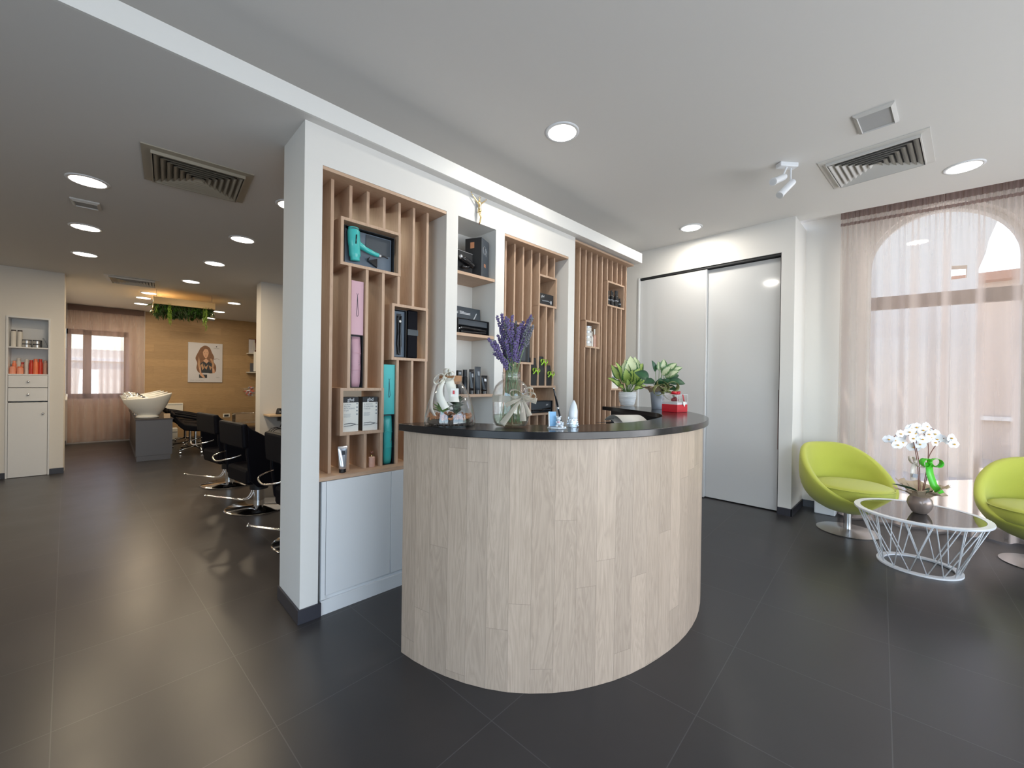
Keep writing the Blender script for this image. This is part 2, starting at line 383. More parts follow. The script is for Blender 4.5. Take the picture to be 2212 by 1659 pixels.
    def leaf(s, base, tip, width, droop=0.0, up=(0, 0, 1), n=8, fold=.12, shape=.45, m=4):
        if s.uv is None: s.uv = s.bm.loops.layers.uv.new('UVMap')
        b = Vector(base); t = Vector(tip); d = t-b; L = d.length; dn = d.normalized(); upv = Vector(up)
        sd = dn.cross(upv); sd = sd.normalized() if sd.length > 1e-4 else Vector((1, 0, 0)); nn = sd.cross(dn).normalized()
        rows = []
        for i in range(n+1):
            f = i/n; wd = width*.5*(math.sin(PI*f**(shape*1.4))**.8 if 0 < f < 1 else 0.02)
            c = b + d*f + nn*(math.sin(PI*f)*droop*L) - Vector((0, 0, 1))*(droop*L*f*f*.6)
            row = []
            for j in range(m+1):
                g = j/m*2-1; row.append(s.bm.verts.new(c + sd*wd*g + nn*(abs(g)*fold*wd*2)))
            rows.append(row)
        for i in range(n):
            for j in range(m):
                fc = s.bm.faces.new((rows[i][j], rows[i][j+1], rows[i+1][j+1], rows[i+1][j]))
                uvs = ((j/m, i/n), ((j+1)/m, i/n), ((j+1)/m, (i+1)/n), (j/m, (i+1)/n))
                for lp, q in zip(fc.loops, uvs): lp[s.uv].uv = q
                fc.smooth = True
        return s
    def xf(s, loc=(0, 0, 0), rot=(0, 0, 0), scale=1.0):
        bmesh.ops.transform(s.bm, matrix=Matrix.Translation(Vector(loc)) @ Euler(rot).to_matrix().to_4x4() @ Matrix.Diagonal((scale, scale, scale, 1)) if not isinstance(scale, tuple) else Matrix.Translation(Vector(loc)) @ Euler(rot).to_matrix().to_4x4() @ Matrix.Diagonal((*scale, 1)), verts=s.bm.verts)
        return s
    def build(s, name, m, parent=None, smooth=False, bevel=0, sub=0, label=None, solid=0):
        if not s.uv: bmesh.ops.recalc_face_normals(s.bm, faces=s.bm.faces)
        me = bpy.data.meshes.new(name); s.bm.to_mesh(me); s.bm.free()
        o = bpy.data.objects.new(name, me); COL.objects.link(o); me.materials.append(M[m] if isinstance(m, str) else m)
        if smooth:
            me.polygons.foreach_set('use_smooth', [True]*len(me.polygons))
            if smooth == 'auto' and not sub: me.set_sharp_from_angle(angle=math.radians(40))
        if solid:
            md = o.modifiers.new('solid', 'SOLIDIFY'); md.thickness = solid
        if bevel:
            md = o.modifiers.new('bevel', 'BEVEL'); md.width = bevel; md.segments = 2; md.limit_method = 'ANGLE'; md.angle_limit = math.radians(35)
        if sub:
            md = o.modifiers.new('sub', 'SUBSURF'); md.levels = sub; md.render_levels = sub
        if parent: o.parent = parent
        if label: o['label'] = label
        return o
def thing(name, label, cat, loc=(0, 0, 0), rotz=0, group=None):
    o = bpy.data.objects.new(name, None); COL.objects.link(o); o.empty_display_size = .1
    o.location = loc; o.rotation_euler = (0, 0, rotz); o['label'] = label; o['category'] = cat
    if group: o['group'] = group
    return o
def tag(o, label, cat, group=None, kind=None):
    o['label'] = label; o['category'] = cat
    if group: o['group'] = group
    if kind: o['kind'] = kind
    return o
def struct(o, label=None):
    o['kind'] = 'structure'
    if label: o['label'] = label
    return o
def copy_tree(o, parent=None):
    c = o.copy(); COL.objects.link(c); c.parent = parent
    for ch in list(o.children): copy_tree(ch, c)
    return c
def place(o, loc, rotz=0, label=None):
    o.location = loc; o.rotation_euler = (0, 0, rotz)
    if label: o['label'] = label
    return o
def text(s, loc, size, m, parent, rot=(PI/2, 0, 0), align='LEFT', name='lettering', sx=1.0, space=1.0):
    cu = bpy.data.curves.new(name, 'FONT'); cu.body = s; cu.size = size; cu.align_x = align; cu.extrude = .0002
    cu.space_character = space
    tmp = bpy.data.objects.new('tmp', cu); COL.objects.link(tmp); bpy.context.view_layer.update()
    me = bpy.data.meshes.new_from_object(tmp.evaluated_get(bpy.context.evaluated_depsgraph_get())); bpy.data.objects.remove(tmp); bpy.data.curves.remove(cu)
    me.name = name; o = bpy.data.objects.new(name, me); COL.objects.link(o); me.materials.clear(); me.materials.append(M[m]); o.location = loc; o.rotation_euler = rot
    o.scale = (sx, 1, 1)
    if parent: o.parent = parent
    return o
def arc(c, r, a0, a1, n, plane='xz'):
    out = []
    for i in range(n+1):
        a = a0+(a1-a0)*i/n; u, v = r*math.cos(a), r*math.sin(a)
        out.append((c[0]+u, c[1], c[2]+v) if plane == 'xz' else (c[0]+u, c[1]+v, c[2]) if plane == 'xy' else (c[0], c[1]+u, c[2]+v))
    return out
def bow(b, c, s, right, up=(0, 0, 1), out=(0, -1, 0), tails=True, wf=.38, tl=1.3):
    """a tied ribbon bow of half width s centred on c"""
    c = Vector(c); r = Vector(right); u = Vector(up); o = Vector(out)
    for sg in (-1, 1):
        pts = [c + r*sg*s*(.5-.5*math.cos(t))*1.0 + u*s*.42*math.sin(t) + o*s*.22*math.sin(t/2) for t in [i*2*PI/14 for i in range(15)]]
        b.ribbon(pts, s*wf, lambda f: (o + u*.35*math.cos(f*6.28)).normalized(), .001)
        if tails:
            pts = [c + r*sg*s*(.15+.55*f) - u*s*tl*f + o*s*(.2+.1*math.sin(f*5)) for f in [i/8 for i in range(9)]]
            b.ribbon(pts, lambda f: s*wf*(.7+.5*f), lambda f: (r+u*.35*sg).normalized(), .001)
    b.sph(c + o*s*.1, s*.17, 8, 6)
    return b
# ======================= THE SETTING =======================
Y0, Y1 = 2.40, 2.77           # shelving wall, front and back face
HS, HR = 2.78, 3.11           # salon ceiling, reception ceiling
def arch_poly(y0, y1, zs, r, n=20, z0=0.0):
    """opening outline in (y, z): sides up to the spring line zs, semicircle on top"""
    c = (y0+y1)/2; rr = (y1-y0)/2
    return [(y1, z0)] + [(c+rr*math.cos(PI*i/n), zs+r*math.sin(PI*i/n)) for i in range(n+1)] + [(y0, z0)]
# floor and ceilings
struct(B().prism([(-2.7, -3.15), (6.35, -3.15), (5.85, 1.0), (5.75, 3.3), (5.2, 11.95), (-2.7, 11.95)], -.06, 0).build('floor', 'tile'))
lx = lambda y: 5.264 + (.543-y)*.1277     # edge of the reception ceiling, where the curtain pocket begins
struct(B().prism([(-2.7, -3.15), (lx(-3.15), -3.15), (lx(.95), .95), (5.05, 3.3), (4.46, 3.3), (4.46, 2.75), (-2.7, 2.75)], HR, HR+.12).build('ceiling', 'ceil'), 'grey white plaster ceiling of the reception')
struct(B().prism([(lx(-3.15)-.02, -3.15), (6.25, -3.15), (5.75, 1.0), (lx(.95)-.02, 1.0)], 3.205, 3.3).build('ceiling', 'ceil'), 'strip of ceiling above the curtain')
struct(B().box(-2.7, 4.46, 2.3455, 11.95, HS, HS+.06).build('ceiling', 'ceil'), 'lower ceiling of the salon behind the shelving wall')
b = B(); b.box(-2.7, 4.46, 2.33, 2.345, HS, 2.89)
struct(b.build('trim_1', 'trimw'), 'white upstand edging the lower ceiling')
struct(B().box(-2.7, 4.46, 2.75, 2.80, HS+.06, HR).build('wall_cove', 'wall'), 'recess wall behind the white upstand')
# shelving wall with its niches
b = B()
for x0, x1 in ((.757, .853), (1.707, 1.809), (2.186, 2.283), (3.136, 3.238)): b.box(x0, x1, Y0, Y1, 0, HS)
for x0, x1 in ((.853, 1.707), (1.809, 2.186), (2.283, 3.136)): b.box(x0, x1, Y0, Y1, 2.567, HS)
b.box(1.809, 2.186, 2.69, Y1, 0, 2.567)
b.box(1.809, 2.186, Y0, 2.69, 0, .80)
b.box(.853, 1.707, 2.70, Y1, 0, .76); b.box(2.283, 3.136, 2.70, Y1, 0, .76)
struct(b.build('wall_shelving', 'wall'), 'white wall with tall shelving niches')
def skirt(x0, y0, x1, y1, name='baseboard_wall', t=.012, h=.075):
    d = Vector((x1-x0, y1-y0, 0)); L = d.length; a = math.atan2(d.y, d.x)
    b = B(); b.box(0, L, -t, 0, .0005, h); b.box(0, L, -t+.001, -.001, h, h+.003)
    o = b.build(name, 'skirt'); o.location = (x0, y0, 0); o.rotation_euler = (0, 0, a); struct(o); return o
skirt(.757, 2.77, .757, 2.40, 'baseboard_pillar_side'); skirt(.745, 2.40, .868, 2.40, 'baseboard_pillar_front')
# right wall with the sliding doors
XB = 5.02
b = B(); b.box(XB, XB+.55, .923, 1.042, 0, HR); b.box(XB, XB+.55, 1.042, 2.665, 2.76, HR); b.box(XB, XB+.55, 2.665, 3.35, 0, HR)
b.box(XB+.16, XB+.55, 1.042, 2.665, 0, 2.76)
struct(b.build('wall_right', 'wall'))
b = B(); b.box(XB+.012, XB+.155, 1.044, 2.663, 2.735, 2.758); b.box(XB+.012, XB+.13, 1.0421, 1.050, .01, 2.735)
struct(b.build('trim_2', 'dark'), 'dark strip in the recess above the sliding doors')
b = B(); b.box(XB-.012, XB+.05, 2.650, 2.668, 0, 2.76)
struct(b.build('trim_3', 'paneledge'), 'white edge strip beside the sliding doors')
for k, (x0, x1, y0, y1) in enumerate(((XB+.022, XB+.058, 1.812, 2.648), (XB+.072, XB+.108, 1.052, 1.86))):
    o = struct(B().box(x0, x1, y0, y1, .012, 2.728).build('door_%d' % (k+1), 'panel', bevel=.001), 'gloss pale grey sliding door, ' + ('front panel' if k == 0 else 'panel with the long recessed handle'))
    if k == 0: B().box(x0-.002, x1, y0-.012, y0, .012, 2.728).build('edge_strip', 'paneledge', o)
    else: B().box(x0-.006, x0, y0+.004, y0+.016, .67, 1.31).build('door_handle', mat('bronze_handle', (.30, .24, .24, 1), .3, metal=.8), o)
skirt(XB, 1.042, XB, .915, 'baseboard_right'); skirt(XB-.012, .923, 5.575, .923, 'baseboard_right_return')
struct(B().box(4.46, 5.5, 3.3, 3.42, 0, HR+.1).build('wall_passage', 'wall'), 'wall closing the passage beside the sliding doors')
# window wall, turned 7.3 degrees
WA = math.atan2(.1267, .992); WP = (5.57, .93, 0)
def wl(o): o.location = WP; o.rotation_euler = (0, 0, WA); return o
b = B()
ops = [(.54, 1.64), (2.15, 3.25)]  # the second opening is out of view, added to let in light
def wallslab(b, a, c): b.box(0, .30, -c, -a, 0, 3.32)
wallslab(b, -.05, .54); wallslab(b, 1.64, 2.15); wallslab(b, 3.25, 4.6)
for a, c in ops:
    cy_, r = (a+c)/2, (c-a)/2; n = 24
    for i in range(n):
        t0, t1 = PI*i/n, PI*(i+1)/n
        p = [(-cy_+r*math.cos(t0), 2.59+r*math.sin(t0)), (-cy_+r*math.cos(t1), 2.59+r*math.sin(t1))]
        A = [(0, p[0][0], p[0][1]), (0, p[1][0], p[1][1]), (0, p[1][0], 3.32), (0, p[0][0], 3.32)]
        Cc = [(.30, q[1], q[2]) for q in A]
        b.rings([A, Cc], True, True, True)
struct(wl(b.build('wall_window', 'wall')))
o = B().box(-.012, 0, -4.5, -.005, .0005, .075).build('baseboard_window', 'skirt'); struct(wl(o))
for k, (a, c) in enumerate(ops):
    cy_, r = -(a+c)/2, (c-a)/2
    b = B(); fx0, fx1 = .10, .17
    fo = [(cy_+r*math.cos(PI*i/24), 2.59+r*math.sin(PI*i/24)) for i in range(25)]; fi = [(cy_+(r-.035)*math.cos(PI*i/24), 2.59+(r-.035)*math.sin(PI*i/24)) for i in range(25)]
    ring = [(y, z) for y, z in [(cy_+r, .01)]+fo+[(cy_-r, .01)]]; ringi = [(y, z) for y, z in [(cy_+r-.035, .01)]+fi+[(cy_-r+.035, .01)]]
    R = []
    for (yo, zo), (yi, zi) in zip(ring, ringi): R.append([(fx0, yo, zo), (fx1, yo, zo), (fx1, yi, zi), (fx0, yi, zi)])
    b.rings(R, True, True, True)
    b.box(fx0, fx1, cy_-r+.03, cy_+r-.03, .01, .10)
    o = wl(struct(b.build('window_%d' % (k+1), 'trimw'), 'arched glass door with its transom coloured dark as backlit' if k == 0 else 'second arched glass door out of sight, added to let in light'))
    B().box(fx0+.002, fx1-.002, cy_-r+.03, cy_+r-.03, 2.17, 2.30).build('transom', 'frame', o)  # darker tone paints the transom as seen against the light
    b = B(); R1 = [(.135, y, z) for y, z in ringi]; b.face(R1)
    b.build('pane', 'wglass', o)
# salon: walls
b = B(); b.box(-2.7, -.946, 8.41, 8.68, 0, HS); b.box(-.569, -.44, 8.41, 8.68, 0, HS); b.box(-.946, -.569, 8.41, 8.68, 2.13, HS)
struct(b.build('wall_salon_left', 'wall'))
XW = 2.95
b = B(); b.box(-.76, -.60, 8.68, 11.95, 0, HS)
struct(b.build('wall_salon_return', 'wall'), 'short return wall beside the far curtain')
b = B(); Yw = 11.90
b.box(-.60, .30, Yw, Yw+.25, 0, .90); b.box(-.60, .30, Yw, Yw+.25, 2.30, HS); b.box(.30, .56, Yw, Yw+.25, 0, HS)
struct(b.build('wall_far', 'wall'), 'wall around the salon window')
struct(B().box(.56, 5.0, Yw-.02, Yw+.2, 0, HS).build('wall_far_wood', 'woodwall'), 'far salon wall clad in honey oak boards')
b = B(); b.box(1.585, 5.1, 6.85, 7.10, 0, HS)
struct(b.build('wall_salon_mirror', 'wall'), 'cream wall end in the salon behind the white pillar')
struct(B().box(4.46, 4.60, 2.75, 12.1, 0, HR).build('wall_salon_right', 'wall'))
b = B(); b.box(-2.85, -2.7, -3.15, -2.4, 0, HR+.1); b.box(-2.85, -2.7, 1.3, 8.5, 0, HR+.1); b.box(-2.85, -2.7, -2.4, 1.3, 2.75, HR+.1); struct(b.build('wall_left', 'wall'))
b = B(); b.box(-2.81, -2.74, -2.4, 1.3, 0, .08); b.box(-2.81, -2.74, -2.4, 1.3, 2.67, 2.75)
for y in (-2.4, -.58, 1.24): b.box(-2.81, -2.74, y, y+.06, .08, 2.67)
o = struct(b.build('window_5', 'frame'), 'side glazing of the shop, behind the viewer')
B().box(-2.778, -2.772, -2.35, 1.25, .08, 2.67).build('pane', 'wglass', o)
b = B(); b.box(-2.7, -.75, -3.27, -3.15, 0, HR+.2); b.box(5.55, 6.4, -3.27, -3.15, 0, HR+.2); b.box(-.75, 5.55, -3.27, -3.15, 2.75, HR+.2)
struct(b.build('wall_rear', 'wall'), 'wall around the shop front behind the viewer')
b = B(); b.box(-.75, 5.55, -3.24, -3.18, 0, .08); b.box(-.75, 5.55, -3.24, -3.18, 2.67, 2.75)
for x in (-.75, 1.35, 3.42, 5.49): b.box(x, x+.06, -3.24, -3.18, 0, 2.75)
o = struct(b.build('window_3', 'frame'), 'shop front glazing behind the viewer')
B().box(-.70, 5.50, -3.214, -3.208, .08, 2.67).build('pane', 'wglass', o)
skirt(-2.7, 8.41, -.950, 8.41, 'baseboard_salon_left'); skirt(-.565, 8.41, -.432, 8.41, 'baseboard_salon_corner')
skirt(-.60, 8.68, -.60, 11.9, 'baseboard_salon_return')
# salon window
b = B(); b.box(-.60, .30, Yw+.08, Yw+.14, .90, 1.0); b.box(-.60, .30, Yw+.08, Yw+.14, 2.20, 2.30)
for x in (-.60, -.37, .23): b.box(x, x+.12 if x == -.37 else x+.07, Yw+.08, Yw+.14, .90, 2.30)
o = struct(b.build('window_4', 'frame'), 'casement window of the salon behind the rose curtain')
B().box(-.56, .28, Yw+.105, Yw+.11, .95, 2.25).build('pane', 'wglass', o)
# outdoors
struct(B().box(5.9, 26, -22, 20, -.12, -.07).build('path', 'paving'), 'pale sunlit paving outdoors')
struct(B().box(-12, 5.9, 12.2, 24, -.12, -.07).build('path', 'paving'), 'paving behind the salon')
def house(name, label, parts):
    t = thing(name, label, 'building')
    for nm, m, bx in parts:
        b = B()
        for q in bx: b.box(*q)
        b.build(nm, m, t)
    return t
house('neighbouring_building', 'cream plastered building opposite the arched window', [
    ('facade', 'facade', [(12.6, 18, -9, 9, -.07, 3.50)]),
    ('string_course', 'trimw', [(12.5, 12.6, -9, 9, .72, .80)]),
    ('roof', 'rooft', [(12.3, 18.3, -9.2, 9.2, 3.50, 3.66)]),
    ('door', 'frame', [(12.56, 12.6, -3.4, -2.4, -.07, 2.1)])])
t = thing('arcade', 'tall pale arcade wall with a curved edge against the sky', 'wall')
b = B()
def ywall(b, poly): b.rings([[(9.6, y, z) for y, z in poly], [(9.9, y, z) for y, z in poly]], True, True, True)
ywall(b, [(9, -.07), (9, 6.2), (-1.5, 6.2), (-1.2, 5.2), (-.95, 4.3), (-.82, 3.95), (-.73, 3.65), (-.70, 3.45), (-.63, 3.22), (-.62, -.07), (-.34, -.07), (-.34, 3.10), (-.51, 3.10), (-.51, 3.30), (-.34, 3.32), (-.335, -.07)])
b.build('arcade_wall', 'facade2', t)
house('rear_building', 'beige building outside the salon window', [('facade', 'facade2', [(-6, 4, 16, 17, -.07, 2.1)]), ('band', 'trimw', [(-6, 4, 15.95, 16, 1.78, 1.86)])])
o = B().rings([[(-.48, 13.2, -.07), (-.17, 13.2, -.07), (-.17, 14.1, -.07), (-.48, 14.1, -.07)], [(-.48, 13.2, .92), (-.17, 13.2, .92), (-.17, 14.1, 1.52), (-.48, 14.1, 1.52)]], True, True, True).build('glare_wedge', mat('glare_wedge_white', (.88, .87, .85, 1), .6))  # white wedge added to catch the sun as a bright patch
tag(o, 'white wedge added as a glaring sunlit patch outside the salon window', 'glare wedge')
# ======================= CEILING FITTINGS =======================
def downlight(x, y, z, label, power, group, cool=False):
    t = thing('ceiling_downlight', label, 'ceiling light', (x, y, z), 0, group)
    B().lathe([(.098, -.002), (.098, -.008), (.118, -.004), (.118, 0)], 40, caps=False).build('trim_ring', 'wmetal', t, True)
    B().cyl((0, 0, -.006), .099, .004, 40).build('light_disc', 'ledc' if cool else 'led', t)
    l = lamp('downlight_beam', 'AREA', (x, y, z-.014), (0, 0, -1), power, (1, .95, .86) if cool else (1, .80, .55), shape='DISK', size=.19)
    return t
for x, y, lb in ((2.245, 1.79, 'round recessed downlight above the reception counter'), (4.61, 1.825, 'round recessed downlight close to the sliding doors'), (4.80, -.228, 'round recessed downlight beside the arched window curtain')):
    downlight(x, y, HR, lb, 11.5, 'downlights over the reception', True)
SL = [(-.116, 4.308, 'first of three downlights on the left of the salon, nearest the big grille'), (-.164, 5.655, 'middle of the three downlights on the left of the salon'), (-.202, 6.896, 'last of the three downlights on the left of the salon, towards the built-in cabinet'),
      (1.06, 3.66, 'salon downlight half hidden by the white pillar'), (.966, 4.919, 'largest downlight of the slanting row above the styling chairs'), (.929, 6.205, 'second downlight of the slanting row above the styling chairs'), (.86, 7.63, 'third downlight of the slanting row, nearest the planter'),
      (.479, 9.23, 'downlight before the hanging planter, frontmost of three bunched together'), (.437, 9.845, 'middle one of three bunched downlights beside the hanging planter'), (.442, 10.684, 'rearmost of three bunched downlights beside the hanging planter'),
      (1.683, 9.19, 'downlight in front of the oak wall, the larger one beyond the planter'), (1.668, 10.596, 'small downlight at the right end of the hanging planter')]
for x, y, lb in SL: downlight(x, y, HS, lb, 11.5, 'downlights in the salon ceiling')
def grille(x, y, z, rot, half, label, m):
    t = thing('ceiling_air_diffuser', label, 'air vent', (x, y, z), rot)
    h = half
    b = B(); R = lambda a, zz: [(a, a, zz), (-a, a, zz), (-a, -a, zz), (a, -a, zz)]
    b.rings([R(h, 0), R(h, -.006), R(h-.045, -.010), R(h-.045, -.030), R(h-.052, -.030), R(h-.052, 0)], True)
    b.build('frame', m, t)
    B().box(-h+.04, h-.04, -h+.04, h-.04, -.004, -.001).build('void_shade_plate', 'dark', t)  # dark sheet paints the shaded depth behind the louvres; ceiling is solid
    n = 7; st = (h-.05)/n
    b = B()
    for k in range(n):
        a = h-.058-k*st*.96
        a2 = max(a-st*.75, .004)
        b.rings([R(a, -.030), R(a2, -.006), R(max(a2-.003, .002), -.006), R(a-.004, -.030)], True)
    b.build('louvre_rings', m, t)
    return t
grille(4.235, .262, HR, math.radians(-3.5), .31, 'white square air diffuser over the seating corner', 'vent')
grille(.444, 3.625, HS, math.radians(-4.5), .295, 'large beige air diffuser beside the white pillar', 'ventwarm')
grille(.253, 8.25, HS, math.radians(-4.5), .29, 'small far air diffuser near the built-in cabinet', 'vent')
def speaker(x, y, z, rot, label, hx, hy):
    t = thing('ceiling_speaker', label, 'ceiling panel', (x, y, z), rot)
    R = lambda a, c, zz: [(a, c, zz), (-a, c, zz), (-a, -c, zz), (a, -c, zz)]
    B().rings([R(hx, hy, 0), R(hx, hy, -.010), R(hx-.018, hy-.018, -.022), R(hx-.022, hy-.022, -.012)], True).build('frame', 'vent', t)
    B().box(-hx+.02, hx-.02, -hy+.02, hy-.02, -.014, -.002).build('cover', mat('grille_cloth', (.42, .42, .42, 1), .8, bump=.4, bscale=900), t)
speaker(3.54, .222, HR, math.radians(-3), 'small grey square panel on the reception ceiling', .135, .10)
speaker(-.14, 4.87, HS, math.radians(-4), 'small square panel between salon downlights', .085, .085)
t = thing('double_spotlight', 'white twin spotlight on the ceiling beside the diffuser', 'spotlight', (3.79, .76, HR))
B().box(-.075, .075, -.03, .03, -.035, 0, rot=(0, 0, -.7)).build('base_plate', 'wmetal', t, bevel=.006)
for a, e, j in (((-.012, .02, -.105), (-.142, .062, -.175), (-.01, .0, -.035)), ((.03, -.03, -.150), (-.062, .035, -.262), (.035, -.02, -.035))):
    a, e = Vector(a), Vector(e); d = (e-a).normalized()
    h = B().tube([a-d*.01, a, e-d*.012, e-d*.012, e], [.024, .026, .026, .029, .029], 20).build('spot_head', 'wmetal', t, 'auto')
    B().tube([e-d*.006, e+d*.001], .021, 16).build('lens', 'ltxt', h)
    B().tube([j, a-d*-.02], .007, 8).build('arm', 'wmetal', t)

# ======================= BUILT-IN SHELVING =======================
def screen(name, label, xs, zt, zb, x0, x1, boxes, y=2.475, depth=.29, grp='oak slat shelving units'):
    t = thing(name, label, 'shelving', ((x0+x1)/2, Y0+.002, 0), 0, grp); ox, oy = (x0+x1)/2, Y0+.002
    B().box(x0-ox+.001, x1-ox-.001, 0, .345, zt, zt+.0195).build('top_board', 'oakh', t)
    B().box(x0-ox+.001, x1-ox-.001, 0, .345, zb-.022, zb).build('bottom_board', 'oakh', t)
    for c in xs:
        segs = [(zb, zt)]
        for (a, c2, z0, z1) in boxes:
            if a+.004 < c+.009 and c-.009 < c2-.004 and not (abs(c+.009-c2) < .012 or abs(c-.009-a) < .014):
                segs = [s for (p, q) in segs for s in ((p, min(q, z0)), (max(p, z1), q)) if s[1]-s[0] > .002]
            elif a-.012 < c < c2+.012:
                segs = [s for (p, q) in segs for s in ((p, min(q, z0)), (max(p, z1), q)) if s[1]-s[0] > .002]
        for p, q in segs: B().box(c-.009-ox, c+.009-ox, y-oy, y-oy+depth, p, q).build('slat', 'oak', t)
    for (a, c2, z0, z1) in boxes:
        b = B(); w_ = .018
        o = [(a, z0), (c2, z0), (c2, z1), (a, z1)]; i = [(a+w_, z0+w_), (c2-w_, z0+w_), (c2-w_, z1-w_), (a+w_, z1-w_)]
        P = lambda L, yy: [(x-ox, yy-oy, z) for x, z in L]
        b.rings([P(o, y-.004), P(o, y+depth), P(i, y+depth), P(i, y-.004), P(o, y-.004)], True)
        b.build('cube_frame', 'oak', t)
    return t
BA, BB, BC = (.990, 1.393, 2.053, 2.343), (1.334, 1.613, 1.490, 1.867), (.999, 1.283, 1.010, 1.302)
screen('slat_shelving', 'oak slat shelving nearest the white pillar, with three framed boxes', [.940+.1105*k for k in range(7)], 2.547, .790, .853, 1.707, [BA, BB, BC], 2.483)
BD, BE, BF = (2.798, 3.062, 2.065, 2.355), (2.470, 2.741, 1.514, 1.875), (2.698, 3.062, 1.050, 1.323)
screen('slat_shelving', 'oak slat shelving behind the lavender, between two white piers', [2.378+.1078*k for k in range(7)], 2.547, .790, 2.283, 3.136, [BD, BE, BF], 2.483)
BG, BH, BI = (3.943, 4.315, 2.222, 2.505), (3.535, 3.802, 1.728, 2.016), (4.045, 4.315, 1.277, 1.56)
screen('slat_shelving', 'farthest oak slat screen, beside the sliding doors', [3.429+.1032*k for k in range(10)], 2.745, .790, 3.238, 4.40, [BG, BH, BI])
for z, lb in ((2.171, 'pale wooden shelf, topmost in the white niche'), (1.716, 'pale wooden shelf, middle one in the white niche'), (1.256, 'pale wooden shelf, lowest in the white niche')):
    tag(B().box(1.812, 2.183, 2.405, 2.688, z-.022, z).build('niche_shelf', 'oakh'), lb, 'shelf', 'shelves in the white niche')
for x0, x1, lb in ((.868, 1.704, 'low white cabinet under the first slat shelving'), (2.286, 3.133, 'low white cabinet under the middle slat shelving'), (3.241, 4.40, 'low white cabinet under the farthest slat screen')):
    t = thing('low_cabinet', lb, 'cabinet', ((x0+x1)/2, 2.41, 0), 0, 'low white cabinets in the shelving wall'); ox = (x0+x1)/2
    B().box(x0-ox, x1-ox, 0, .28, .0005, .765).build('body', 'white', t)
    B().box(x0-ox, x1-ox, -.014, -.0005, .0005, .083).build('plinth', 'white', t)
    m_ = x0+.025; w2 = (x1-m_)/2
    B().box(x0-ox, m_-ox-.002, -.014, -.0005, .088, .765).build('filler_strip', 'white', t)
    for k in range(2):
        B().box(m_+w2*k-ox+.001, m_+w2*(k+1)-ox-.0015, -.014, -.0005, .108, .765).build('door', 'white', t, bevel=.001)

# ======================= RECEPTION COUNTER =======================
ZT = 1.141
CC = (2.25, 1.95)
outer = [(187, 1.25), (195, 1.257), (201, 1.26), (207, 1.264), (215, 1.262), (221, 1.25), (228, 1.232), (233, 1.212), (240, 1.187), (247, 1.160), (254, 1.137), (263, 1.118), (275, 1.104), (290, 1.102), (302, 1.118), (311, 1.135), (318, 1.152), (327, 1.190), (336, 1.240), (345, 1.30), (352, 1.285), (361, 1.215)]
inner = [(188.5, 1.125), (195, 1.06), (202, .995), (210, .975), (220, .962), (227, .945), (233, .925), (241, .897), (255, .86), (268, .835), (279, .822), (288, .825), (297, .831), (306, .837), (313, .838), (323, .825), (331, .820), (341, .832), (350, .867), (359, .933), (366.5, .985)]
def interp(tab, a):
    n = len(tab)
    for i in range(n-1):
        if a <= tab[i+1][0] or i == n-2:
            p0 = tab[max(i-1, 0)]; p1 = tab[i]; p2 = tab[i+1]; p3 = tab[min(i+2, n-1)]
            t = (a-p1[0])/(p2[0]-p1[0])
            m1 = (p2[1]-p0[1])/(p2[0]-p0[0])*(p2[0]-p1[0]); m2 = (p3[1]-p1[1])/(p3[0]-p1[0])*(p2[0]-p1[0])
            return (2*t**3-3*t*t+1)*p1[1]+(t**3-2*t*t+t)*m1+(-2*t**3+3*t*t)*p2[1]+(t**3-t*t)*m2
def curve(tab, n, off=0.0):
    a0, a1 = tab[0][0], tab[-1][0]; out = []
    for i in range(n+1):
        a = a0+(a1-a0)*i/n; r = interp(tab, a)+off; out.append((r*math.cos(math.radians(a)), r*math.sin(math.radians(a))))
    return out
ct = thing('reception_counter', 'curved oak reception counter with a polished black top', 'counter', (CC[0], CC[1], 0))
oc, ic = curve(outer, 90), curve(inner, 90)
def arcbody(o_, i_, z0, z1):
    b = B()
    R = [[(p[0], p[1], z0), (p[0], p[1], z1), (q[0], q[1], z1), (q[0], q[1], z0)] for p, q in zip(o_, i_)]
    return b.rings(R, True, True, True)
arcbody(oc, ic, ZT-.034, ZT).build('countertop', 'black', ct, 'auto', bevel=.0025)
fc = curve(outer, 33, -.032)   # planked front, one facet to a plank
b = B(); b.uv = b.bm.loops.layers.uv.new('UVMap')
# keep the planks equally wide
L = [0]; fine = curve(outer, 400, -.032)
for p, q in zip(fine, fine[1:]): L.append(L[-1]+math.hypot(q[0]-p[0], q[1]-p[1]))
npl = round(L[-1]/.098); fac = []
for k in range(npl+1):
    s_ = min(k*L[-1]/npl, L[-1]-1e-6); i = max(j for j in range(len(L)) if L[j] <= s_); i = min(i, len(fine)-2)
    f_ = (s_-L[i])/(L[i+1]-L[i]); fac.append((fine[i][0]*(1-f_)+fine[i+1][0]*f_, fine[i][1]*(1-f_)+fine[i+1][1]*f_))
inn = [(p[0]*(1-.030/math.hypot(*p)), p[1]*(1-.030/math.hypot(*p))) for p in fac]
for k in range(npl):
    (x0, y0), (x1, y1) = fac[k], fac[k+1]
    vs = [b.bm.verts.new(q) for q in ((x0, y0, .001), (x1, y1, .001), (x1, y1, ZT-.0345), (x0, y0, ZT-.0345))]
    f_ = b.bm.faces.new(vs)
    for lp, uv in zip(f_.loops, ((.098*k, 0), (.098*(k+1), 0), (.098*(k+1), ZT), (.098*k, ZT))): lp[b.uv].uv = uv
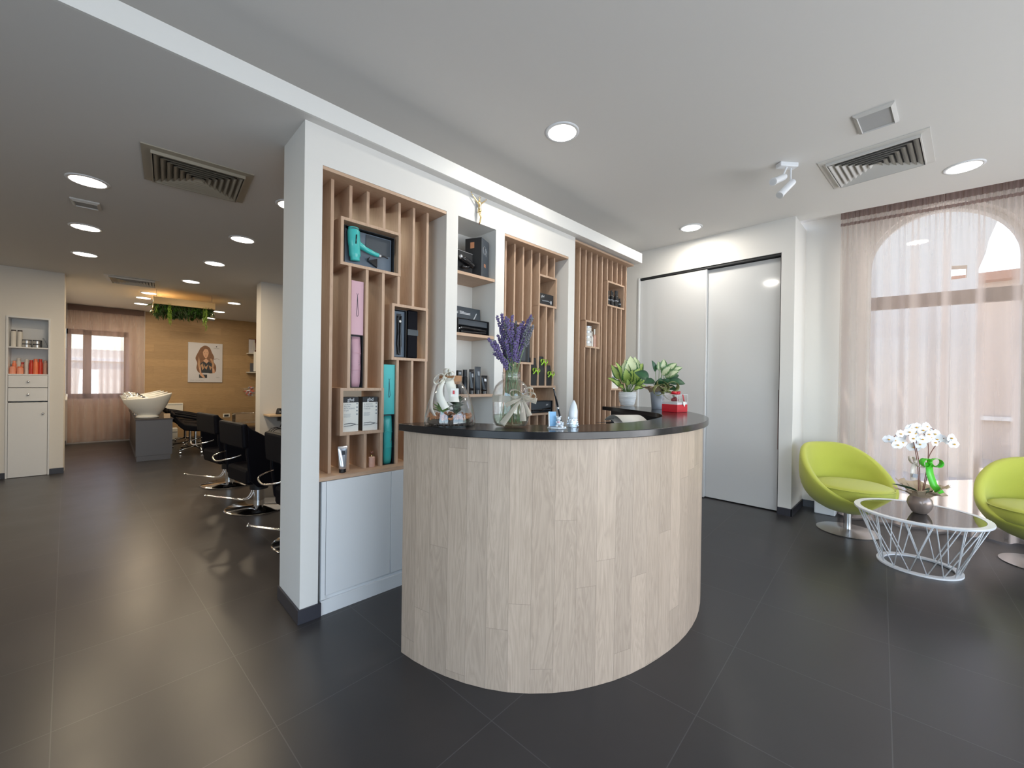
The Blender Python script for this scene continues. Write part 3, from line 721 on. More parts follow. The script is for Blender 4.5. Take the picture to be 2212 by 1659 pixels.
for k in (0, npl):
    p, q = fac[k], inn[k]; vs = [b.bm.verts.new(v) for v in ((p[0], p[1], .001), (p[0], p[1], ZT-.0345), (q[0], q[1], ZT-.0345), (q[0], q[1], .001))]
    f_ = b.bm.faces.new(vs)
    for lp in f_.loops: lp[b.uv].uv = (.05+.098*k, lp.vert.co.z)
bmesh.ops.remove_doubles(b.bm, verts=b.bm.verts, dist=1e-5); bmesh.ops.recalc_face_normals(b.bm, faces=b.bm.faces)
b.build('planked_front', 'counter', ct)
ii = curve(outer, 60, -.064); i2 = curve(outer, 60, -.068)
arcbody(ii, i2, .001, ZT-.0345).build('inner_lining', 'blackm', ct)
di = curve(outer, 60, -.075); dj = curve(inner, 60, -.12)
arcbody(di, dj, .72, .745).build('desk_surface', 'white', ct)
for a in (198, 352):
    ca, sa = math.cos(math.radians(a)), math.sin(math.radians(a)); r1 = interp(outer, a)-.08; r0 = r1-.42
    bb = B().box(r0, r1, -.012, .012, .001, .7195).xf(rot=(0, 0, math.radians(a))); bb.build('support_panel', 'blackm', ct)
fi = [(p[0]*(1+.020/math.hypot(*p)), p[1]*(1+.020/math.hypot(*p))) for p in curve(inner, 90)][55:88]; fj = [(p[0]*(1+.038/math.hypot(*p)), p[1]*(1+.038/math.hypot(*p))) for p in curve(inner, 90)][55:88]
arcbody(fj, fi, .80, ZT-.0345).build('inner_fascia', 'blackm', ct)
# ======================= SEATING CORNER =======================
def curtain(name, label, p0, d, length, z0, z1, m, folds, amp, taper=.4, seed=1):
    """sheer curtain hung from p0 along unit vector d; soft irregular folds"""
    rr = random.Random(seed); nx = int(length*170); nz = 14
    ph = [rr.uniform(0, 6.28) for _ in range(6)]; fr = [folds*rr.uniform(.7, 1.35) for _ in range(6)]
    nrm = Vector((-d[1], d[0], 0)); dv = Vector((d[0], d[1], 0)); b = B(); rows = []
    for k in range(nz+1):
        g = k/nz; z = z1+(z0-z1)*g; A = amp*(taper+(1-taper)*min(1, g*1.6))
        row = []
        for i in range(nx+1):
            s_ = i/nx*length
            o = sum(math.sin(s_*fr[j]+ph[j]+g*.5*(j % 3-1))*(.55 if j else 1)/(1+j*.25) for j in range(6))/2.6
            if g < .12: o = o*.5 + .35*math.sin(s_*150)*(1-g/.12)
            o2 = math.sin(s_*fr[1]*.9+ph[2]+g*.6)*.35
            row.append(Vector(p0)+dv*(s_+A*o2*.5)+nrm*(A*o)+Vector((0, 0, z)))
        rows.append(row)
    b.rings(rows, False)
    o = b.build(name, m, None, True)
    tag(o, label, 'curtain'); return o, rows
dcur = Vector((.1277, -.9918, 0)).normalized()
cu, rows = curtain('sheer_curtain', 'sheer mauve curtain hanging before the arched glass door', (lx(.60)+.15, .60, 0), dcur, 3.7, .015, 3.19, 'sheer', 24, .072, seed=4)
b = B(); n_ = int(3.6*90)
for z0, z1 in ((3.085, 3.165), (3.015, 3.045)):
    R = []
    for i in range(n_+1):
        p = Vector((lx(.60)+.15, .60, 0))+dcur*(i/n_*3.7); o = .012*math.sin(i*1.9)-.012
        q = Vector((-.9918, -.1277, 0))*(.028)+Vector((-.9918, -.1277, 0))*o
        R.append([(p.x+q.x, p.y+q.y, z0), (p.x+q.x, p.y+q.y, z1)])
    b.rings(R, False)
b.build('heading_tape', 'tape', cu, True)

def tub_chair(label, loc, rotz):
    t = thing('tub_chair', label, 'armchair', loc, rotz, 'lime green swivel tub chairs')
    # front is local +x
    n, RR = 48, .375
    def rim(a):   # rim height by angle
        f = (1-math.cos(a))/2          # 0 front, 1 back
        return .335 + .445*(f*f*(3-2*f))**.95
    def outp(a, z):
        h = (z-.50)/.33
        r = RR*math.sqrt(max(0.0, 1-min(1, abs(h))**2.2)) if z < .50 else RR*(1-.10*((z-.50)/.28)**2)
        lean = -.05*max(0, z-.42)/.35
        return (r*1.0*math.cos(a)*.97+lean, r*math.sin(a), z)
    R = []
    for k in range(11):
        g = k/10; ring = []
        for j in range(n):
            a = 2*PI*j/n; z = .185+(rim(a)-.012-.185)*g**1.25
            ring.append(outp(a, z) if k else (.05*math.cos(a), .05*math.sin(a), .178))
        R.append(ring)
    def shrink(a, z, s_, dz=0):
        p = outp(a, z); L = math.hypot(p[0], p[1]); q = max(L-s_, .01)/L; return (p[0]*q, p[1]*q, z+dz)
    R.append([shrink(2*PI*j/n, rim(2*PI*j/n), .008, .004) for j in range(n)])
    R.append([shrink(2*PI*j/n, rim(2*PI*j/n), .030, .010) for j in range(n)])
    R.append([shrink(2*PI*j/n, rim(2*PI*j/n)-.012, .058, .002) for j in range(n)])
    for g in (.35, .7, 1.0):
        R.append([shrink(2*PI*j/n, max(rim(2*PI*j/n)-.02-(rim(2*PI*j/n)-.33)*g, .33), .066) for j in range(n)])
    R.append([(.03*math.cos(2*PI*j/n), .03*math.sin(2*PI*j/n), .33) for j in range(n)])
    B().rings(R, True, True, True).build('shell', 'lime', t, True)
    # seat cushion: round, straight across the front
    P = []
    for j in range(40):
        a = 2*PI*j/40; x, y = .300*math.cos(a), .302*math.sin(a)
        P.append((min(x, .30)+.025, y))
    R = []
    for s_, z in ((.90, .332), (.985, .345), (1.0, .38), (1.0, .41), (.975, .442), (.85, .456), (.4, .464), (.02, .465)):
        R.append([(x*s_+.012, y*s_, z) for x, y in P])
    B().rings(R, True, True, True).build('seat_cushion', 'lime', t, True)
    R = [Vector((x*1.004+.012, y*1.004, .436)) for x, y in P]
    B().tube(R, .005, 6, closed=True).build('piping', 'lime', t, True)
    B().tube([outp(PI, z_) for z_ in (.25, .35, .45, .55, .65, .75)], .0035, 6).build('back_seam', 'lime', t, True)
    B().cyl((0, 0, .012), .030, .17, 24).build('post', 'steel', t, 'auto')
    B().lathe([(.235, .0005), (.237, .006), (.20, .010), (.06, .014), (.035, .022)], 48).build('base_disc', 'steel', t, 'auto')
    return t
tub_chair('lime green tub chair in the corner beside the sliding doors', (4.93, .460, 0), math.radians(-136))
tub_chair('lime green tub chair right of the coffee table', (5.08, -.70, 0), math.radians(172))
tub_chair('lime green tub chair cut off by the right edge of the photo', (3.60, -.775, 0), math.radians(100))

# coffee table
TC = (4.36, -.01); RT, RB, HT = .378, .237, .41
t = thing('coffee_table', 'white wire coffee table with a smoked glass top', 'coffee table', (TC[0], TC[1], 0))
B().lathe([(RT-.042, HT-.014), (RT-.002, HT-.014), (RT, HT-.006), (RT-.002, HT+.001), (RT-.040, HT+.001), (RT-.042, HT-.014)], 72, caps=False).build('top_rim', 'wmetal', t, 'auto')
B().cyl((0, 0, HT-.012), RT-.0425, .011, 72).build('glass_top', 'tglass', t)
B().lathe([(RB-.045, .001), (RB, .001), (RB, .012), (RB-.045, .012), (RB-.045, .001)], 64, caps=False).build('base_ring', 'wmetal', t, 'auto')
NR = 15
for k in range(NR):
    a0 = 2*PI*k/NR
    for sg in (-1, 1):
        a1 = a0 + sg*2*PI/NR*1.0
        p = Vector((math.cos(a1)*(RB-.02), math.sin(a1)*(RB-.02), .012)); q = Vector((math.cos(a0+sg*.03)*(RT-.02), math.sin(a0+sg*.03)*(RT-.02), HT-.0145))
        B().tube([p, q], .0037, 8).build('wire_rod', 'wmetal', t, True)

# orchid in a wrapped pot
t = thing('potted_orchid', 'white orchid in a paper-wrapped pot on the coffee table', 'potted plant', (4.333, -.014, HT+.0012), 0)
def spin(prof, n, jit, seed):
    rr = random.Random(seed); R = []
    ph = rr.uniform(0, 6)
    for r, z in prof: R.append([((r*(1+jit*math.sin(5*2*PI*j/n+ph+z*30)+jit*.6*rr.uniform(-1, 1)))*math.cos(2*PI*j/n), (r*(1+jit*math.sin(7*2*PI*j/n+z*20)+jit*.6*rr.uniform(-1, 1)))*math.sin(2*PI*j/n), z) for j in range(n)])
    return R
B().rings(spin([(.038, 0), (.046, .008), (.062, .04), (.072, .075), (.066, .105), (.050, .13), (.046, .135)], 28, .035, 3), True, True, True).build('wrapped_pot', 'foil', t, 'auto')
B().cyl((0, 0, .12), .043, .022, 20).build('compost', 'soil', t)
rr = random.Random(5)
for k in range(7):
    a = k*2*PI/7+.3; b = B(); ca, sa = math.cos(a), math.sin(a); wd = .095
    tip = Vector((ca*rr.uniform(.12, .17), sa*rr.uniform(.12, .17), rr.uniform(.165, .235)))
    base = Vector((ca*.035, sa*.035, .118)); sd = Vector((-sa, ca, 0))
    R = []
    for i in range(7):
        f = i/6; c = base.lerp(tip, f)+Vector((0, 0, .02*math.sin(PI*f)))
        w_ = wd*(.5+.9*f)*(1 if i < 6 else .55); R.append([c-sd*w_/2+Vector((0, 0, rr.uniform(-.012, .012))), c+Vector((0, 0, -.014)), c+sd*w_/2+Vector((0, 0, rr.uniform(-.012, .012)))])
    b.rings(R, False).build('wrapping_paper', 'kraft', t, False, solid=.0012)
# view-facing directions: the stand leans mostly in the x-y plane
rv = Vector((.709, -.706, 0))
def opt(u, v, w_=0): return Vector((rv.x*u-.706*w_, rv.y*u-.709*w_, v))   # u to the right, w toward the seats' open side
for (b0, e0, wd) in ((opt(-.02, .135), opt(-.235, .225, .02), .06), (opt(.02, .14), opt(.26, .195, -.02), .05)):
    B().leaf(b0, e0, wd, .05, n=10, fold=.3).build('leaf', 'phil', t)
sp = [[opt(-.012, .13), opt(-.02, .33), opt(-.045, .48), opt(-.075, .57), opt(-.17, .585), opt(-.235, .545)],
      [opt(.0, .13), opt(-.01, .36), opt(-.035, .50), opt(-.02, .60), opt(.06, .64), opt(.13, .60)],
      [opt(.012, .13), opt(.05, .36), opt(.055, .50), opt(.03, .58), opt(-.02, .62), opt(-.10, .60)],
      [opt(.02, .13), opt(.06, .34), opt(.06, .42), opt(.12, .52), opt(.18, .565), opt(.24, .53)]]
def smooth(P, n=6):
    P = [Vector(p) for p in P]; out = []
    for i in range(len(P)-1):
        p0, p1, p2, p3 = P[max(i-1, 0)], P[i], P[i+1], P[min(i+2, len(P)-1)]
        for k in range(n):
            f = k/n; out.append(.5*((2*p1)+(p2-p0)*f+(2*p0-5*p1+4*p2-p3)*f*f+(3*p1-p0-3*p2+p3)*f**3))
    return out+[P[-1]]
def orchid_flower(c, nrm, s_):
    b = B(); n_ = Vector(nrm).normalized(); u = n_.orthogonal().normalized(); z = Vector((0, 0, 1)); z = (z-n_*z.dot(n_)).normalized(); x = z.cross(n_)
    for a, L, wd in ((90, 1.0, 1.0), (0, 1.1, 1.55), (180, 1.1, 1.55), (222, .95, .9), (318, .95, .9)):
        d = x*math.cos(math.radians(a))+z*math.sin(math.radians(a))
        b.leaf(c, c+d*s_*L+n_*s_*.08, s_*wd*1.0, .0, up=n_, n=6, fold=-.05, shape=.62, m=2)
    return b
for pts in sp: B().tube(smooth(pts), .0026, 6).build('flower_spike', 'twig', t, True)
FL = [(-.245, .555), (-.225, .52), (-.185, .60), (-.20, .545), (-.15, .575), (-.14, .53), (-.12, .615), (-.095, .565), (-.09, .64), (-.055, .60), (-.06, .65), (-.03, .56), (-.02, .52), (-.015, .63), (.02, .655), (.03, .60), (.015, .565), (.06, .575), (.07, .63), (.085, .535), (.10, .60), (.12, .56), (.155, .565), (.185, .575), (.215, .56), (.20, .53), (.245, .545), (-.04, .495)]
for k, (u, v) in enumerate(FL):
    c = opt(u, v-.005, rr.uniform(-.035, .05)); nn = Vector((-.7+rr.uniform(-.5, .5), -.7+rr.uniform(-.5, .5), rr.uniform(-.25, .25)))
    f_ = orchid_flower(c, nn, rr.uniform(.033, .039)).build('orchid_bloom', 'petal', t)
    nn.normalize(); B().sph(c+nn*.008, .0075, 8, 6, (1, 1, .8)).build('lip', 'lip', f_, True)
b = B(); bow(b, opt(.035, .385, .03), .075, rv, out=(-.7, -.7, 0), tails=False, wf=.5); b.ribbon([opt(.03, .385, .03), opt(.03, .30, .04), opt(.05, .22, .05), opt(.085, .16, .07)], .055, lambda f: rv+Vector((0, 0, .4*f)), .001)
b.build('green_bow', 'bgreen', t, True)
b = B(); bow(b, opt(-.045, .385, .0), .06, (rv+Vector((0, 0, -.5))).normalized(), out=(-.7, -.7, 0), tails=False, wf=.42); b.ribbon([opt(-.04, .385), opt(-.07, .32, .01), opt(-.075, .25, .02)], .038, lambda f: rv, .001)
b.build('beige_bow', 'satin', t, True)
c = opt(-.075, .285, .035); B().box(-.018, .018, -.001, .001, -.014, .014, rot=(0, .2, -PI/4-.05)).xf(c).build('gift_tag', 'gtxt', t)
# white floor box behind the corner chair
o = B().box(5.36, 5.54, .60, .78, .0005, .15).build('floor_box', 'wmetal', bevel=.01); tag(o, 'small white box on the floor behind the corner tub chair', 'box')
# ======================= ON THE COUNTER =======================
Z = ZT+.0008
# ---- terrarium jar
TP = (1.179, 1.608)
t = thing('terrarium_jar', 'bell shaped glass terrarium with a cork stopper and cream bow', 'terrarium', (TP[0], TP[1], Z))
prof = [(.119, .0), (.124, .006), (.1235, .02), (.117, .06), (.107, .10), (.093, .14), (.075, .175), (.061, .196), (.056, .203), (.056, .210)]
B().lathe(prof+[(r-.0022, z) for r, z in prof[::-1]], 56, caps=False).build('glass_bell', 'glass', t, True)
B().cyl((0, 0, .0005), .121, .003, 48).build('glass_base', 'glass', t)
B().lathe([(.046, .196), (.049, .204), (.0535, .2045), (.055, .232), (.052, .237)], 32).build('cork_stopper', 'cork', t, 'auto')
rr = random.Random(3); b = B()
for k in range(240):
    a = rr.uniform(0, 2*PI); r_ = .112*math.sqrt(rr.random()); b.ico((r_*math.cos(a), r_*math.sin(a), rr.uniform(.006, .012)), rr.uniform(.002, .0045), 1)
b.build('gravel_bed', 'foil', t, True)
b = B(); R = []
for i, f in enumerate((0.001, .3, .55, .8, .95, 1.0, 1.0)):
    R.append([(.112*f*math.cos(2*PI*j/36), .112*f*math.sin(2*PI*j/36), (.034+.010*math.sin(j*1.1+f*6)-.010*f) if i < 5 else (.022 if i == 5 else .010)) for j in range(36)])
b.rings(R, True, True).build('soil', 'soil', t, True)
b = B()
for k in range(130):
    a = rr.uniform(0, 2*PI); r_ = rr.uniform(.07, .108); b.ico((r_*math.cos(a), r_*math.sin(a), rr.uniform(.030, .050)), rr.uniform(.005, .010), 1, (1.4, .8, .8), (rr.random()*3, rr.random()*3, rr.random()*3))
b.build('bark_chips', 'bark', t)
toC = Vector((-TP[0], -TP[1], 0)).normalized(); rg = Vector((.709, -.706, 0))
def cp(u, v, w_): return Vector((rg.x*u+toC.x*w_, rg.y*u+toC.y*w_, v))
b = B(); bow(b, cp(-.030, .226, .064), .050, (rg+Vector((0, 0, .25))).normalized(), out=toC, tails=False, wf=.85)
b.ribbon(smooth([cp(-.01, .224, .06), cp(.0, .19, .072), cp(.012, .15, .098), cp(.02, .115, .118)]), .044, lambda f: rg, .0008)
b.ribbon(smooth([cp(-.03, .224, .062), cp(-.05, .17, .085), cp(-.045, .13, .11), cp(-.02, .085, .128)]), .034, lambda f: rg+Vector((0, 0, .5)), .0008)
b.ribbon(smooth([cp(-.02, .235, .05), cp(-.025, .262, .045), cp(-.012, .268, .045), cp(-.004, .235, .055)]), .036, lambda f: toC+rg*.8, .0008)
b.build('cream_ribbon', 'satinw', t, True)
b = B(); b.ribbon(smooth([cp(-.03, .224, .05), cp(-.062, .212, .045), cp(-.082, .16, .075), cp(-.088, .09, .10), cp(-.07, .05, .115)]), .032, lambda f: rg*.5+toC*.9, .0008)
b.build('beige_ribbon', 'satin', t, True)
c = cp(.02, .155, .104); tg = B().box(-.018, .018, -.0008, .0008, -.026, .022, rot=(0, 0, math.atan2(rg.y, rg.x))).xf(c).build('paper_tag', 'cream', t)
B().box(-.010, -.002, -.0006, .0006, -.004, .012, rot=(0, 0, math.atan2(rg.y, rg.x))).xf(c+toC*.0012).build('printed_mark', 'red', tg)
b = B(); b.uv = None
t2 = thing('succulent_plant', 'bright green succulent rosette on the left inside the terrarium', 'plant', (TP[0]+cp(-.040, 0, .015).x, TP[1]+cp(-.040, 0, .015).y, Z+.036), 0, 'plants inside the terrarium')
for k in range(22):
    a = k*2.4; e = .2+.055*k; r_ = .058*(1-k*.018); b.leaf((0, 0, .012), (r_*math.cos(a)*math.cos(e*.9), r_*math.sin(a)*math.cos(e*.9), .012+r_*math.sin(e)*1.1), .026, .05, n=5, fold=.15, shape=.6, m=2)
b.build('leaf_rosette', 'succ', t2); B().cyl((0, 0, -.006), .005, .022, 8).build('stem', 'stem', t2); t2.scale = (1.12, 1.12, 1.5)
t2 = thing('dark_leaved_plant', 'dark trailing plant on the right inside the terrarium', 'plant', (TP[0]+cp(.030, 0, -.005).x, TP[1]+cp(.030, 0, -.005).y, Z+.036), 0, 'plants inside the terrarium')
b = B()
for k in range(40):
    a = rr.uniform(0, 6.28); h_ = rr.uniform(.02, .095); b.leaf((.006*math.cos(a), .006*math.sin(a), h_*.6), (rr.uniform(.02, .044)*math.cos(a), rr.uniform(.02, .044)*math.sin(a), h_+.005), .026, .12, n=5, fold=.2, m=2)
b.build('leaves', 'phil', t2); B().tube([(0, 0, -.006), (.003, 0, .05), (0, .004, .08)], .002, 6).build('stem', 'stem', t2); t2.scale = (1.25, 1.25, 1.1)
# ---- lavender jar
LP = (1.342, 1.353)
t = thing('glass_jar', 'large round glass jar with a mesh bow holding lavender', 'vase', (LP[0], LP[1], Z))
toL = Vector((-LP[0], -LP[1], 0)).normalized()
def lp_(u, v, w_): return Vector((rg.x*u+toL.x*w_, rg.y*u+toL.y*w_, v))
prof = [(.001, .004), (.055, .003), (.070, .006), (.080, .018), (.086, .045), (.087, .12), (.085, .160), (.076, .190), (.060, .208), (.047, .217), (.042, .222), (.042, .228), (.045, .230), (.042, .234), (.045, .238), (.042, .242), (.042, .252), (.045, .255)]
B().lathe(prof+[(max(r-.003, .001), z+.002 if i > len(prof)-5 else z) for i, (r, z) in enumerate(prof[::-1])], 56, caps=False).build('glass_body', 'glass', t, True)
B().lathe([(.001, .006), (.066, .008), (.080, .030), (.082, .055)], 40, caps=False).cyl((0, 0, .0555), .082, .0004, 40).build('water', 'water', t, True)
b = B(); R = []
for k in range(33): a = 2*PI*k/32; R.append([(.0885*math.cos(a), .0885*math.sin(a), .118), (.0885*math.cos(a), .0885*math.sin(a), .148)])
b.rings(R, False)
def meshbow(b):
    c = lp_(.050, .140, .078)
    for sg, tilt in ((-1, .35), (1, .15), (1, .95)):
        r_ = (rg*sg+Vector((0, 0, tilt if sg > 0 else .5))).normalized(); u_ = Vector((0, 0, 1))
        pts = [c+r_*.062*(.5-.5*math.cos(q))+(u_-r_*u_.dot(r_)).normalized()*.020*math.sin(q)+toL*.018*math.sin(q/2) for q in [i*2*PI/14 for i in range(15)]]
        b.ribbon(pts, .026, lambda f: (toL+Vector((0, 0, .4*math.cos(f*6.28)))).normalized(), .0008)
meshbow(b); b.build('ribbon_bow', 'burlap', t, True)
b = B(); c = lp_(.050, .140, .080)
for e, wd in ((lp_(-.04, .020, .098), .030), (lp_(.055, .035, .092), .030), (lp_(.115, .125, .085), .028), (lp_(-.025, .105, .098), .022), (lp_(.085, .06, .09), .024)):
    b.ribbon(smooth([c, c.lerp(e, .5)+toL*.010, e]), lambda f: wd*(.35+.65*f), lambda f: (e-c).normalized().cross(toL), .0008)
b.sph(c+toL*.004, .007); b.build('ribbon_tails', 'burlap', t, True)
t = thing('lavender_bouquet', 'bunch of purple lavender standing in the glass jar', 'flowers', (LP[0], LP[1], Z+.009))
rr = random.Random(11)
tips = [(-.115, .43), (-.10, .405), (-.085, .42), (-.07, .45), (-.05, .55), (-.035, .50), (-.03, .535), (-.02, .47), (-.055, .47), (0, .50), (.01, .46), (.02, .52), (.03, .48), (.045, .50), (.055, .52), (.07, .50), (.08, .53), (.095, .525), (.06, .46), (-.01, .44), (-.09, .36), (-.06, .37), (.04, .43), (.075, .46), (-.03, .42), (.015, .41), (-.07, .40), (.0, .545), (-.075, .54), (.10, .49), (.055, .40), (-.02, .52), (.03, .44), (-.045, .43), (.09, .545)]
for k, (u, v) in enumerate(tips):
    w_ = rr.uniform(-.06, .05); v -= .02
    end = lp_(u, v, w_); neck = lp_(rr.uniform(-.026, .026), .235, rr.uniform(-.026, .026)); foot = lp_(-u*.45+rr.uniform(-.018, .018), .006+rr.random()*.01, rr.uniform(-.05, .05))
    pts = smooth([foot, neck, end], 7)
    s_ = B().tube(pts, .0014, 5, caps=False).build('lavender_stem', 'stemg', t, True)
    b = B(); L = rr.uniform(.085, .13); dirv = (end-neck).normalized(); q1 = dirv.orthogonal().normalized(); q2 = dirv.cross(q1)
    nw = int(L/.010)
    for i in range(nw):
        f = i/nw; c = end-dirv*L*(1-f); rad = .0095*(1-.55*f)*(1 if i % 3 else .6)
        for j in range(6):
            a = j*1.047+i*.6; b.ico(c+(q1*math.cos(a)+q2*math.sin(a))*rad+dirv*rr.uniform(-.003, .003), rr.uniform(.0030, .0046), 1, (1, 1, 1.35))
    b.build('flower_spike', 'lavg' if k % 6 == 5 else 'lav', s_)
    if k % 3 == 0:
        for sg in (-1, 1):
            c = neck.lerp(end, .35); B().leaf(c, c+rg*sg*.03+Vector((0, 0, .035)), .005, .1, n=4, m=2).build('leaf', 'stemg', s_)

# ---- crystal pen stand, pen and angel
ra = math.radians(-42)
t = thing('crystal_pen_stand', 'small crystal desk stand with a teddy bear figure and a block coloured by reflected sky', 'pen stand', (1.471, 1.180, Z), ra)
B().cyl((0, 0, 0), .045, .007, 8, .041).build('base', 'crystal', t)
B().box(-.034, -.002, .004, .010, .008, .075, rot=(-.1, 0, .2)).build('reflecting_block', 'blue', t)  # blue colour paints the sky reflected in the block
B().box(-.038, -.030, .004, .014, .007, .075, rot=(-.1, 0, .2)).build('block_edge', 'crystal', t)
b = B(); b.sph((.006, -.010, .024), .0125, 12, 8, (1, .9, 1.1)).sph((.006, -.012, .044), .0105).sph((-.003, -.010, .053), .0040).sph((.015, -.010, .053), .0040).sph((-.004, -.018, .012), .0058, sc3=(1, 1.3, 1)).sph((.016, -.018, .012), .0058, sc3=(1, 1.3, 1)).sph((-.005, -.018, .029), .0042).sph((.017, -.018, .029), .0042).sph((.006, -.021, .042), .0035)
b.build('bear_figure', 'crystal', t, True)
B().sph((.004, -.0235, .029), .0045, sc3=(1.4, .6, 1)).build('bear_bow', 'pink', t, True)
B().cyl((.024, .002, .006), .007, .022, 12, .0085).build('pen_cup', 'crystal', t, 'auto')
t = thing('pen', 'black ballpoint pen leaning in the crystal stand', 'pen', (1.471+.0185, 1.180-.0145, Z+.013), 0)
d = (rg*-.23+Vector((0, 0, .97))).normalized()
B().tube([Vector((0, 0, 0)), d*.012, d*.075], [.0012, .004, .0048], 12).build('lower_barrel', 'blackgloss', t, True)
B().tube([d*.0755, d*.087], .0053, 12).build('centre_ring', 'chrome', t, True)
B().tube([d*.0872, d*.165, d*.172], [.0048, .0040, .0036], 12).build('upper_barrel', 'blackgloss', t, True)
B().tube([d*.1722, d*.178], .0034, 10).build('push_button', 'chrome', t, True)
t = thing('angel_figurine', 'pointed white porcelain angel on a jewelled foot', 'figurine', (1.575, 1.168, Z), ra)
B().lathe([(.020, .036), (.0215, .05), (.021, .075), (.016, .10), (.008, .118), (.001, .128)], 24).xf((0, 0, 0), (0, .04, 0)).build('body', 'pot', t, True)
b = B(); rr = random.Random(2)
for k in range(60): a = rr.uniform(0, 6.28); h_ = rr.uniform(.002, .042); r_ = .026-.006*h_/.04; b.ico((r_*math.cos(a), r_*math.sin(a), h_+.003), rr.uniform(.003, .0055), 1)
b.cyl((0, 0, .0), .022, .038, 16); b.build('jewelled_foot', 'crystal', t)

# ---- plants in pots
def pot_plant(name, label, loc, prof, potm, rib=False):
    t = thing(name, label, 'potted plant', loc)
    pr = []
    if rib:
        for i in range(29):
            f = i/28; r_, z = prof[0][0]+(prof[1][0]-prof[0][0])*min(1, f*1.6)**.6, prof[1][1]*f; pr.append((r_+.0016*math.sin(i*2.2), z))
    else: pr = prof[:]
    top = pr[-1]; pr = [(.001, .0)]+pr+[(top[0]-.005, top[1]), (top[0]-.006, top[1]-.015), (.001, top[1]-.016)]
    B().lathe(pr, 44, caps=False).build('pot', potm, t, 'auto' if rib else True)
    B().cyl((0, 0, top[1]-.020), top[0]-.007, .012, 28).build('compost', 'soil', t)
    return t, top[1]
P = (3.566, 1.995); t, h_ = pot_plant('potted_dieffenbachia', 'variegated dieffenbachia in a ribbed white pot on the counter', (P[0], P[1], Z), [(.058, 0), (.083, .132)], 'pot', True)
def vv(u, v, w_=0): return Vector((rg.x*u-.70*w_, rg.y*u-.71*w_, v))
LV = [(-.03, .44, .02, .10, 2), (-.015, .46, -.05, .11, 2), (.07, .485, .0, .105, 2), (.02, .49, .02, .12, 2), (.14, .42, .02, .095, 0), (.11, .46, -.04, .10, 2), (-.13, .43, .03, .065, 0), (-.155, .405, -.02, .06, 0), (.10, .37, .07, .10, 0), (.13, .33, .0, .09, 0), (-.045, .36, .09, .09, 0), (.02, .35, .10, .08, 0), (-.2, .27, .03, .055, 0), (-.16, .25, .06, .055, 0), (-.12, .24, -.03, .05, 0), (.15, .24, .05, .055, 0), (.17, .20, .02, .05, 0), (-.10, .19, .08, .05, 0), (.10, .18, .09, .055, 0), (.0, .30, -.10, .08, 0), (-.09, .33, -.02, .07, 0), (.05, .29, .08, .07, 0), (-.06, .22, .09, .05, 0), (.19, .27, -.04, .05, 0), (-.03, .26, .1, .05, 0)]
for k, (u, v, w_, wd, kind) in enumerate(LV):
    v = v*1.0+.0; c = vv(u*.22, h_-.01, w_*.2); tip = vv(u, v, w_); mid = c.lerp(tip, .38)+Vector((0, 0, .02))
    st = B().tube([vv(u*.12, h_-.012, w_*.12), mid], [.0035, .0022], 6, caps=False).build('leaf_stalk', 'stem', t, True)
    B().leaf(mid, tip, wd*1.15, .10, up=(-.7+.5*math.sin(k*2.3), -.7+.5*math.cos(k*1.7), .55), n=9, fold=.14, shape=.5).build('leaf', 'diff2' if kind == 2 else 'diff', st)
P = (3.335, 1.581); t, h_ = pot_plant('potted_philodendron', 'dark leaved plant in a white pot with an olive bow', (P[0], P[1], Z), [(.047, 0), (.060, .145), (.064, .147), (.064, .156)], 'zinc')
LV = [(-.085, .30, .02, .095, 0, (-.20, .315, 0)), (.05, .24, .07, .09, 0, None), (.0, .25, .05, .09, 0, None), (.14, .255, .02, .08, 0, (.235, .225, 0)), (-.06, .26, .05, .06, 0, (-.14, .22, .05)), (.02, .36, .0, .05, 1, (-.0, .41, 0)), (.06, .37, .02, .06, 1, (.05, .43, 0)), (.10, .34, .02, .065, 1, (.16, .40, 0)), (.12, .33, .02, .065, 1, (.21, .365, 0)), (.10, .30, .05, .075, 1, (.15, .33, .08)), (.05, .32, .04, .07, 1, (.09, .37, .06)), (-.03, .35, -.03, .04, 0, (-.055, .42, 0)), (.14, .28, -.03, .07, 0, (.20, .30, -.05)), (.0, .20, .09, .06, 0, (.02, .16, .12)), (.08, .20, .09, .06, 0, (.12, .17, .12))]
for (u, v, w_, wd, kind, tp) in LV:
    mid = vv(u*.55, v*.9, w_*.5) if tp else vv(u*.5, h_+.03, w_*.5); tip = vv(*tp) if tp else vv(u*1.3, v+.02, w_*1.3)
    if tp and u < -.08: mid = vv(-.085, .25, .02)
    st = B().tube(smooth([vv(u*.1, h_-.015, w_*.1), vv(u*.3, h_+.04, w_*.3), mid], 4), [.0022], 6, caps=False) if False else B().tube([vv(u*.1, h_-.015, w_*.1), vv(u*.3, h_+.04, w_*.3), mid], .0024, 6, caps=False)
    st = st.build('leaf_stalk', 'stem', t, True)
    B().leaf(mid, tip, wd*1.05, .10, up=(-.62, -.62, .6), n=9, fold=.10, shape=.55).build('leaf', 'philv' if kind else 'phil', st)
b = B(); rr = random.Random(8)
for k in range(9):
    a = 2*PI*k/9; ca, sa = math.cos(a), math.sin(a); R = []
    for i in range(5):
        f = i/4; c = Vector((ca*(.062+.075*f), sa*(.062+.075*f), h_-.012+.045*f+.012*math.sin(PI*f))); wd = .05+.05*f
        R.append([c-Vector((-sa, ca, 0))*wd/2+Vector((0, 0, rr.uniform(-.01, .01))), c, c+Vector((-sa, ca, 0))*wd/2+Vector((0, 0, rr.uniform(-.012, .012)))])
    b.rings(R, False)
b.build('wrapping_paper', 'kraft', t, False, solid=.001)
